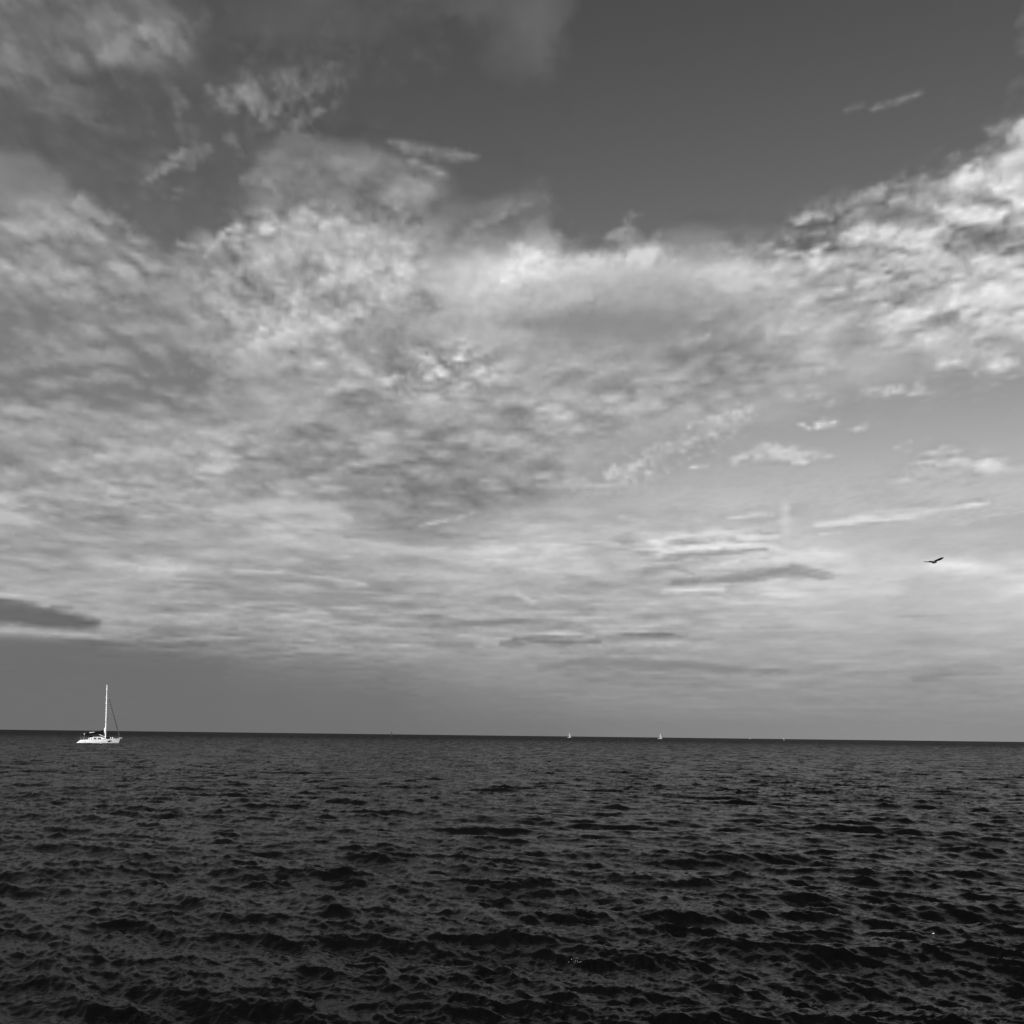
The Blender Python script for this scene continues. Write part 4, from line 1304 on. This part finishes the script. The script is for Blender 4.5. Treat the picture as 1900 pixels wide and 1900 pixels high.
MB().prism_y([(-3.98, 0.95), (-3.7, 0.95), (-3.78, 1.75), (-3.98, 1.7)], -0.22, 0.22).build('wheel_pedestal', M_GREYGLASS, yacht)
MB().prism_y([(-4.55, 1.0), (-3.5, 1.0), (-3.45, 1.28), (-4.6, 1.22)], -1.55, -1.2).build('cockpit_cushion', M_CANVAS, yacht)
MB().loft([[(x, 1.0 * math.cos(a), 1.30 + hh * math.sin(a)) for a in np.linspace(0, 2 * math.pi, 11)[:-1]] for x, hh in ((-4.66, 0.22), (-4.5, 0.42), (-4.15, 0.44), (-4.02, 0.30))]).build('helm_seat', M_CANVAS, yacht, smooth=True)
sr = MB()
for zz in (1.35, 1.68):
    sr.tube([(-3.9, -1.72, zz), (-4.55, -1.5, zz), (-4.9, -0.8, zz), (-4.95, 0, zz), (-4.9, 0.8, zz), (-4.55, 1.5, zz), (-3.9, 1.72, zz)], 0.022, 6)
for x, y in ((-3.9, 1.72), (-4.55, 1.5), (-4.9, 0.8)):
    for sgn in (-1, 1):
        sr.tube([(x, sgn * y, 0.95), (x, sgn * y, 1.68)], 0.018, 6)
sr.build('stern_rail', M_STEEL, yacht)
MB().box(-5.28, -5.02, -1.2, -0.85, 0.98, 1.42).tube([(-5.2, -1.02, 1.0), (-5.28, -1.02, 0.62)], 0.07, 6).build('outboard_motor', M_DARK, yacht, bevel=0.05)
MB().tube([(-3.9, -1.1, 1.05), (-3.9, -1.1, 2.5)], 0.03, 6).ball((-3.9, -1.1, 2.62), 0.24, sz=0.62).build('antenna_dome', M_GEL, yacht, smooth=True)
MB().tube([(-5.0, 1.0, 1.0), (-5.12, 1.0, 2.5)], 0.02, 5).ball((-5.12, 1.0, 2.5), 0.09).build('stern_light_pole', M_STEEL, yacht)


# ------------------------------------------------------------------ far sailing boats on the horizon
def sail_mb(p_tack, p_clew, p_head, belly, ymul, n=7):
    """triangular sail with belly and cloth thickness"""
    tack, clew, head = Vector(p_tack), Vector(p_clew), Vector(p_head)
    rings = []
    for i in range(n + 1):
        t = i / n * 0.97
        a, b_ = tack.lerp(head, t), clew.lerp(head, t)
        front, back = [], []
        for k in range(6):
            s = k / 5
            p = a.lerp(b_, s) + Vector((0, ymul * belly * math.sin(math.pi * s ** 0.8) * (1 - t) ** 0.6, 0))
            front.append(p + Vector((0, 0.02, 0))); back.append(p - Vector((0, 0.02, 0)))
        rings.append(front + back[::-1])
    return MB().loft(rings)


def far_sailboat(label, px, py_off, dist, yaw, heel, length, mast_h, sails, sailmat, group):
    t = thing('sailboat', label, 'sailboat', on_sea(px, dist), (rad(heel), 0, rad(yaw)), group)
    k = length / 11.6
    st = [(a * k, c * k, d * k, e * k, f_ * k, g * k) for a, c, d, e, f_, g in ST]
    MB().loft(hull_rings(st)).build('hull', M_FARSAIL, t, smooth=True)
    MB().prism_y([(-2.9 * k, 0.9 * k), (-2.6 * k, 1.55 * k), (0.8 * k, 1.6 * k), (2.0 * k, 0.95 * k)], -1.1 * k, 1.1 * k).build('coachroof', M_DECK, t)
    MB().tube([(0.9 * k, 0, 0.9 * k), (0.9 * k, 0, mast_h)], [0.11, 0.07], 8).build('mast', M_ALU, t)
    MB().tube([(0.8 * k, 0, 2.3 * k), (-3.9 * k, 0.35 * k, 2.3 * k)], 0.09, 8).build('boom', M_ALU, t)
    for nm, tack, clew, head, belly in sails:
        sail_mb(tack, clew, head, belly, 1.0).build(nm, sailmat, t, smooth=True)
    return t


GRP = 'sailboats far out on the horizon'
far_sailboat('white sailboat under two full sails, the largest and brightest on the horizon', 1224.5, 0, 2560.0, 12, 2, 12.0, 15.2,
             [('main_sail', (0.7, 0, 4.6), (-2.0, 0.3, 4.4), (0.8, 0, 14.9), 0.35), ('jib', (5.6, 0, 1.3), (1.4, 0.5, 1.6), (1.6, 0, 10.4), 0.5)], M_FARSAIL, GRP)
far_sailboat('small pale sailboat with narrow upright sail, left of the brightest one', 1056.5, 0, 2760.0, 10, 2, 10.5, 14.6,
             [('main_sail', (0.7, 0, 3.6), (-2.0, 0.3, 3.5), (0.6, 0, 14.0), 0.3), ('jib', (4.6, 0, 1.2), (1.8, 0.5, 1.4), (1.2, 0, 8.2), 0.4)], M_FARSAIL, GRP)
far_sailboat('tiny sailboat with shaded grey sail leaning left, right of the brightest one', 1454.5, 0, 2790.0, 52, -17, 7.4, 10.6,
             [('main_sail', (0.5, 0, 2.2), (-2.3, 0.3, 2.1), (0.5, 0, 10.2), 0.3), ('jib', (3.1, 0, 0.9), (0.9, 0.4, 1.1), (0.7, 0, 7.4), 0.3)], M_GREYSAIL, GRP)
far_sailboat('barely visible white sail speck on the horizon between two larger sailboats', 1391.5, 0, 9000.0, 15, 3, 6.5, 8.2,
             [('main_sail', (0.4, 0, 1.4), (-1.9, 0.2, 1.4), (0.4, 0, 8.0), 0.25), ('jib', (2.9, 0, 0.8), (0.8, 0.3, 0.9), (0.6, 0, 6.2), 0.25)], M_SAIL, GRP)

# dark buoy standing on the horizon
buoy = thing('channel_buoy', 'tiny dark buoy standing up from the horizon line', 'buoy', on_sea(726.6, 2100.0), (0, rad(-5), rad(0)))
buoy.scale = (1.7, 1.7, 1.4)
MB().loft([[(r_ * math.cos(a), r_ * math.sin(a), z) for a in np.linspace(0, 2 * math.pi, 15)[:-1]] for z, r_ in ((-0.6, 1.1), (0.0, 1.5), (0.9, 1.5), (1.2, 1.1))]).build('float', M_BUOY, buoy, smooth=True)
tw = MB()
for k in range(4):
    a = math.pi / 4 + k * math.pi / 2
    tw.tube([(0.95 * math.cos(a), 0.95 * math.sin(a), 1.2), (0.4 * math.cos(a), 0.4 * math.sin(a), 4.4)], 0.12, 6)
tw.box(-0.7, 0.7, -0.7, 0.7, 2.6, 4.2)
tw.build('tower', M_BUOY, buoy)
MB().loft([[(r_ * math.cos(a), r_ * math.sin(a), z) for a in np.linspace(0, 2 * math.pi, 11)[:-1]] for z, r_ in ((4.4, 0.55), (5.0, 0.5), (5.7, 0.12))]).build('topmark', M_BUOY, buoy)

# ------------------------------------------------------------------ gull in flight
M_GULL = bpy.data.materials.new('gull_plumage')
M_GULL.use_nodes = True
nt = M_GULL.node_tree
b = nt.nodes['Principled BSDF']
b.inputs['Roughness'].default_value = 0.8
tcn = nt.nodes.new('ShaderNodeTexCoord')
sp = nt.nodes.new('ShaderNodeSeparateXYZ'); nt.links.new(tcn.outputs['Object'], sp.inputs[0])
ab = nt.nodes.new('ShaderNodeMath'); ab.operation = 'ABSOLUTE'; nt.links.new(sp.outputs[1], ab.inputs[0])
mr = nt.nodes.new('ShaderNodeMapRange'); mr.inputs[1].default_value = 0.04; mr.inputs[2].default_value = 0.11
mr.inputs[3].default_value = 0.085; mr.inputs[4].default_value = 0.012
nt.links.new(ab.outputs[0], mr.inputs[0])
nzg = nt.nodes.new('ShaderNodeTexNoise'); nzg.inputs['Scale'].default_value = 30; nt.links.new(tcn.outputs['Object'], nzg.inputs['Vector'])
mg = nt.nodes.new('ShaderNodeMath'); mg.operation = 'MULTIPLY_ADD'; mg.inputs[1].default_value = 0.6; mg.inputs[2].default_value = 0.7
nt.links.new(nzg.outputs[0], mg.inputs[0])
mm = nt.nodes.new('ShaderNodeMath'); mm.operation = 'MULTIPLY'; nt.links.new(mr.outputs[0], mm.inputs[0]); nt.links.new(mg.outputs[0], mm.inputs[1])
cc = nt.nodes.new('ShaderNodeCombineColor')
for k in range(3):
    nt.links.new(mm.outputs[0], cc.inputs[k])
nt.links.new(cc.outputs[0], b.inputs['Base Color'])


def make_gull():
    mb = MB()
    rings = []
    for x, r_, zc, flat in ((-0.235, 0.012, 0.012, 3.2), (-0.20, 0.022, 0.010, 2.4), (-0.14, 0.034, 0.004, 1.3), (-0.06, 0.052, 0.0, 1.05), (0.03, 0.058, -0.004, 1.0), (0.10, 0.046, 0.002, 1.0), (0.15, 0.032, 0.012, 1.0), (0.185, 0.030, 0.020, 1.0), (0.21, 0.020, 0.018, 1.0), (0.235, 0.007, 0.010, 1.0), (0.262, 0.003, 0.004, 1.0)):
        rings.append([(x, r_ * flat * math.cos(a), zc + r_ / math.sqrt(flat) * math.sin(a)) for a in np.linspace(0, 2 * math.pi, 15)[:-1]])
    mb.loft(rings)
    for sgn in (-1, 1):
        rings = []
        # span position, height, leading x, chord, thickness
        for y, z, xl, c, th in ((0.0, 0.018, 0.075, 0.13, 0.034), (0.06, 0.030, 0.085, 0.135, 0.026), (0.16, 0.072, 0.105, 0.150, 0.024), (0.26, 0.100, 0.115, 0.150, 0.022), (0.36, 0.116, 0.085, 0.135, 0.020), (0.46, 0.136, 0.035, 0.105, 0.017), (0.54, 0.158, -0.02, 0.065, 0.014), (0.585, 0.172, -0.055, 0.025, 0.011)):
            prof = []
            for t, hh in ((0, 0.0), (0.12, 0.6), (0.4, 0.5), (0.75, 0.3), (1.0, 0.12), (1.0, -0.12), (0.6, -0.3), (0.2, -0.5)):
                prof.append((xl - c * t, sgn * (0.72 if sgn > 0 else 0.98) * y, (0.50 if sgn > 0 else 0.47) * z + (2.0 if sgn > 0 else 1.2) * th * hh + 0.035 * c * math.sin(math.pi * t) + ((0.0 if sgn > 0 else 0.05 + 0.8 * y)) * c * t))
            rings.append(prof)
        mb.loft(rings)
    o = mb.build('gull', M_GULL)
    r = o.modifiers.new('skin', 'REMESH'); r.mode = 'VOXEL'; r.voxel_size = 0.0055
    s_ = o.modifiers.new('soft', 'SMOOTH'); s_.factor = 0.4; s_.iterations = 2
    dg = bpy.context.evaluated_depsgraph_get()
    me2 = bpy.data.meshes.new_from_object(o.evaluated_get(dg))
    me2.name = 'gull'
    o.modifiers.clear()
    o.data = me2
    for p in me2.polygons:
        p.use_smooth = True
    return o


gull = make_gull()
gull['label'] = 'dark gull gliding with raised wings, alone in the sky on the right'
gull['category'] = 'bird'
gull.location = ray(1731.5, 1043) * 47.0 + Vector((0, 0, CAM_H))
gull.rotation_euler = (rad(-2), rad(3), rad(30))


# ------------------------------------------------------------------ foam: a fleck and a small splash on a crest
def foam(name, label, px, py, n, spread, size, seed):
    r = np.random.default_rng(seed)
    c = sea_at(px, py)
    mb = MB()
    for _ in range(n):
        p = r.normal(0, spread, 3)
        mb.ball((p[0] * 1.6, p[1], abs(p[2]) * 0.35 + size * 0.2), size * r.uniform(0.4, 1.0), 7, 5, sz=0.6)
    o = mb.build(name, M_FOAM, smooth=True)
    o.location = c
    o['label'] = label
    o['category'] = 'foam'
    if n > 10:
        o['kind'] = 'stuff'
    return o


foam('foam_fleck', 'single white foam fleck floating on the dark water, lower right', 1731, 1732, 6, 0.010, 0.016, 1)
foam('foam_splash', 'faint broken foam on a dark wave crest near the bottom', 1070, 1783, 12, 0.045, 0.006, 2)
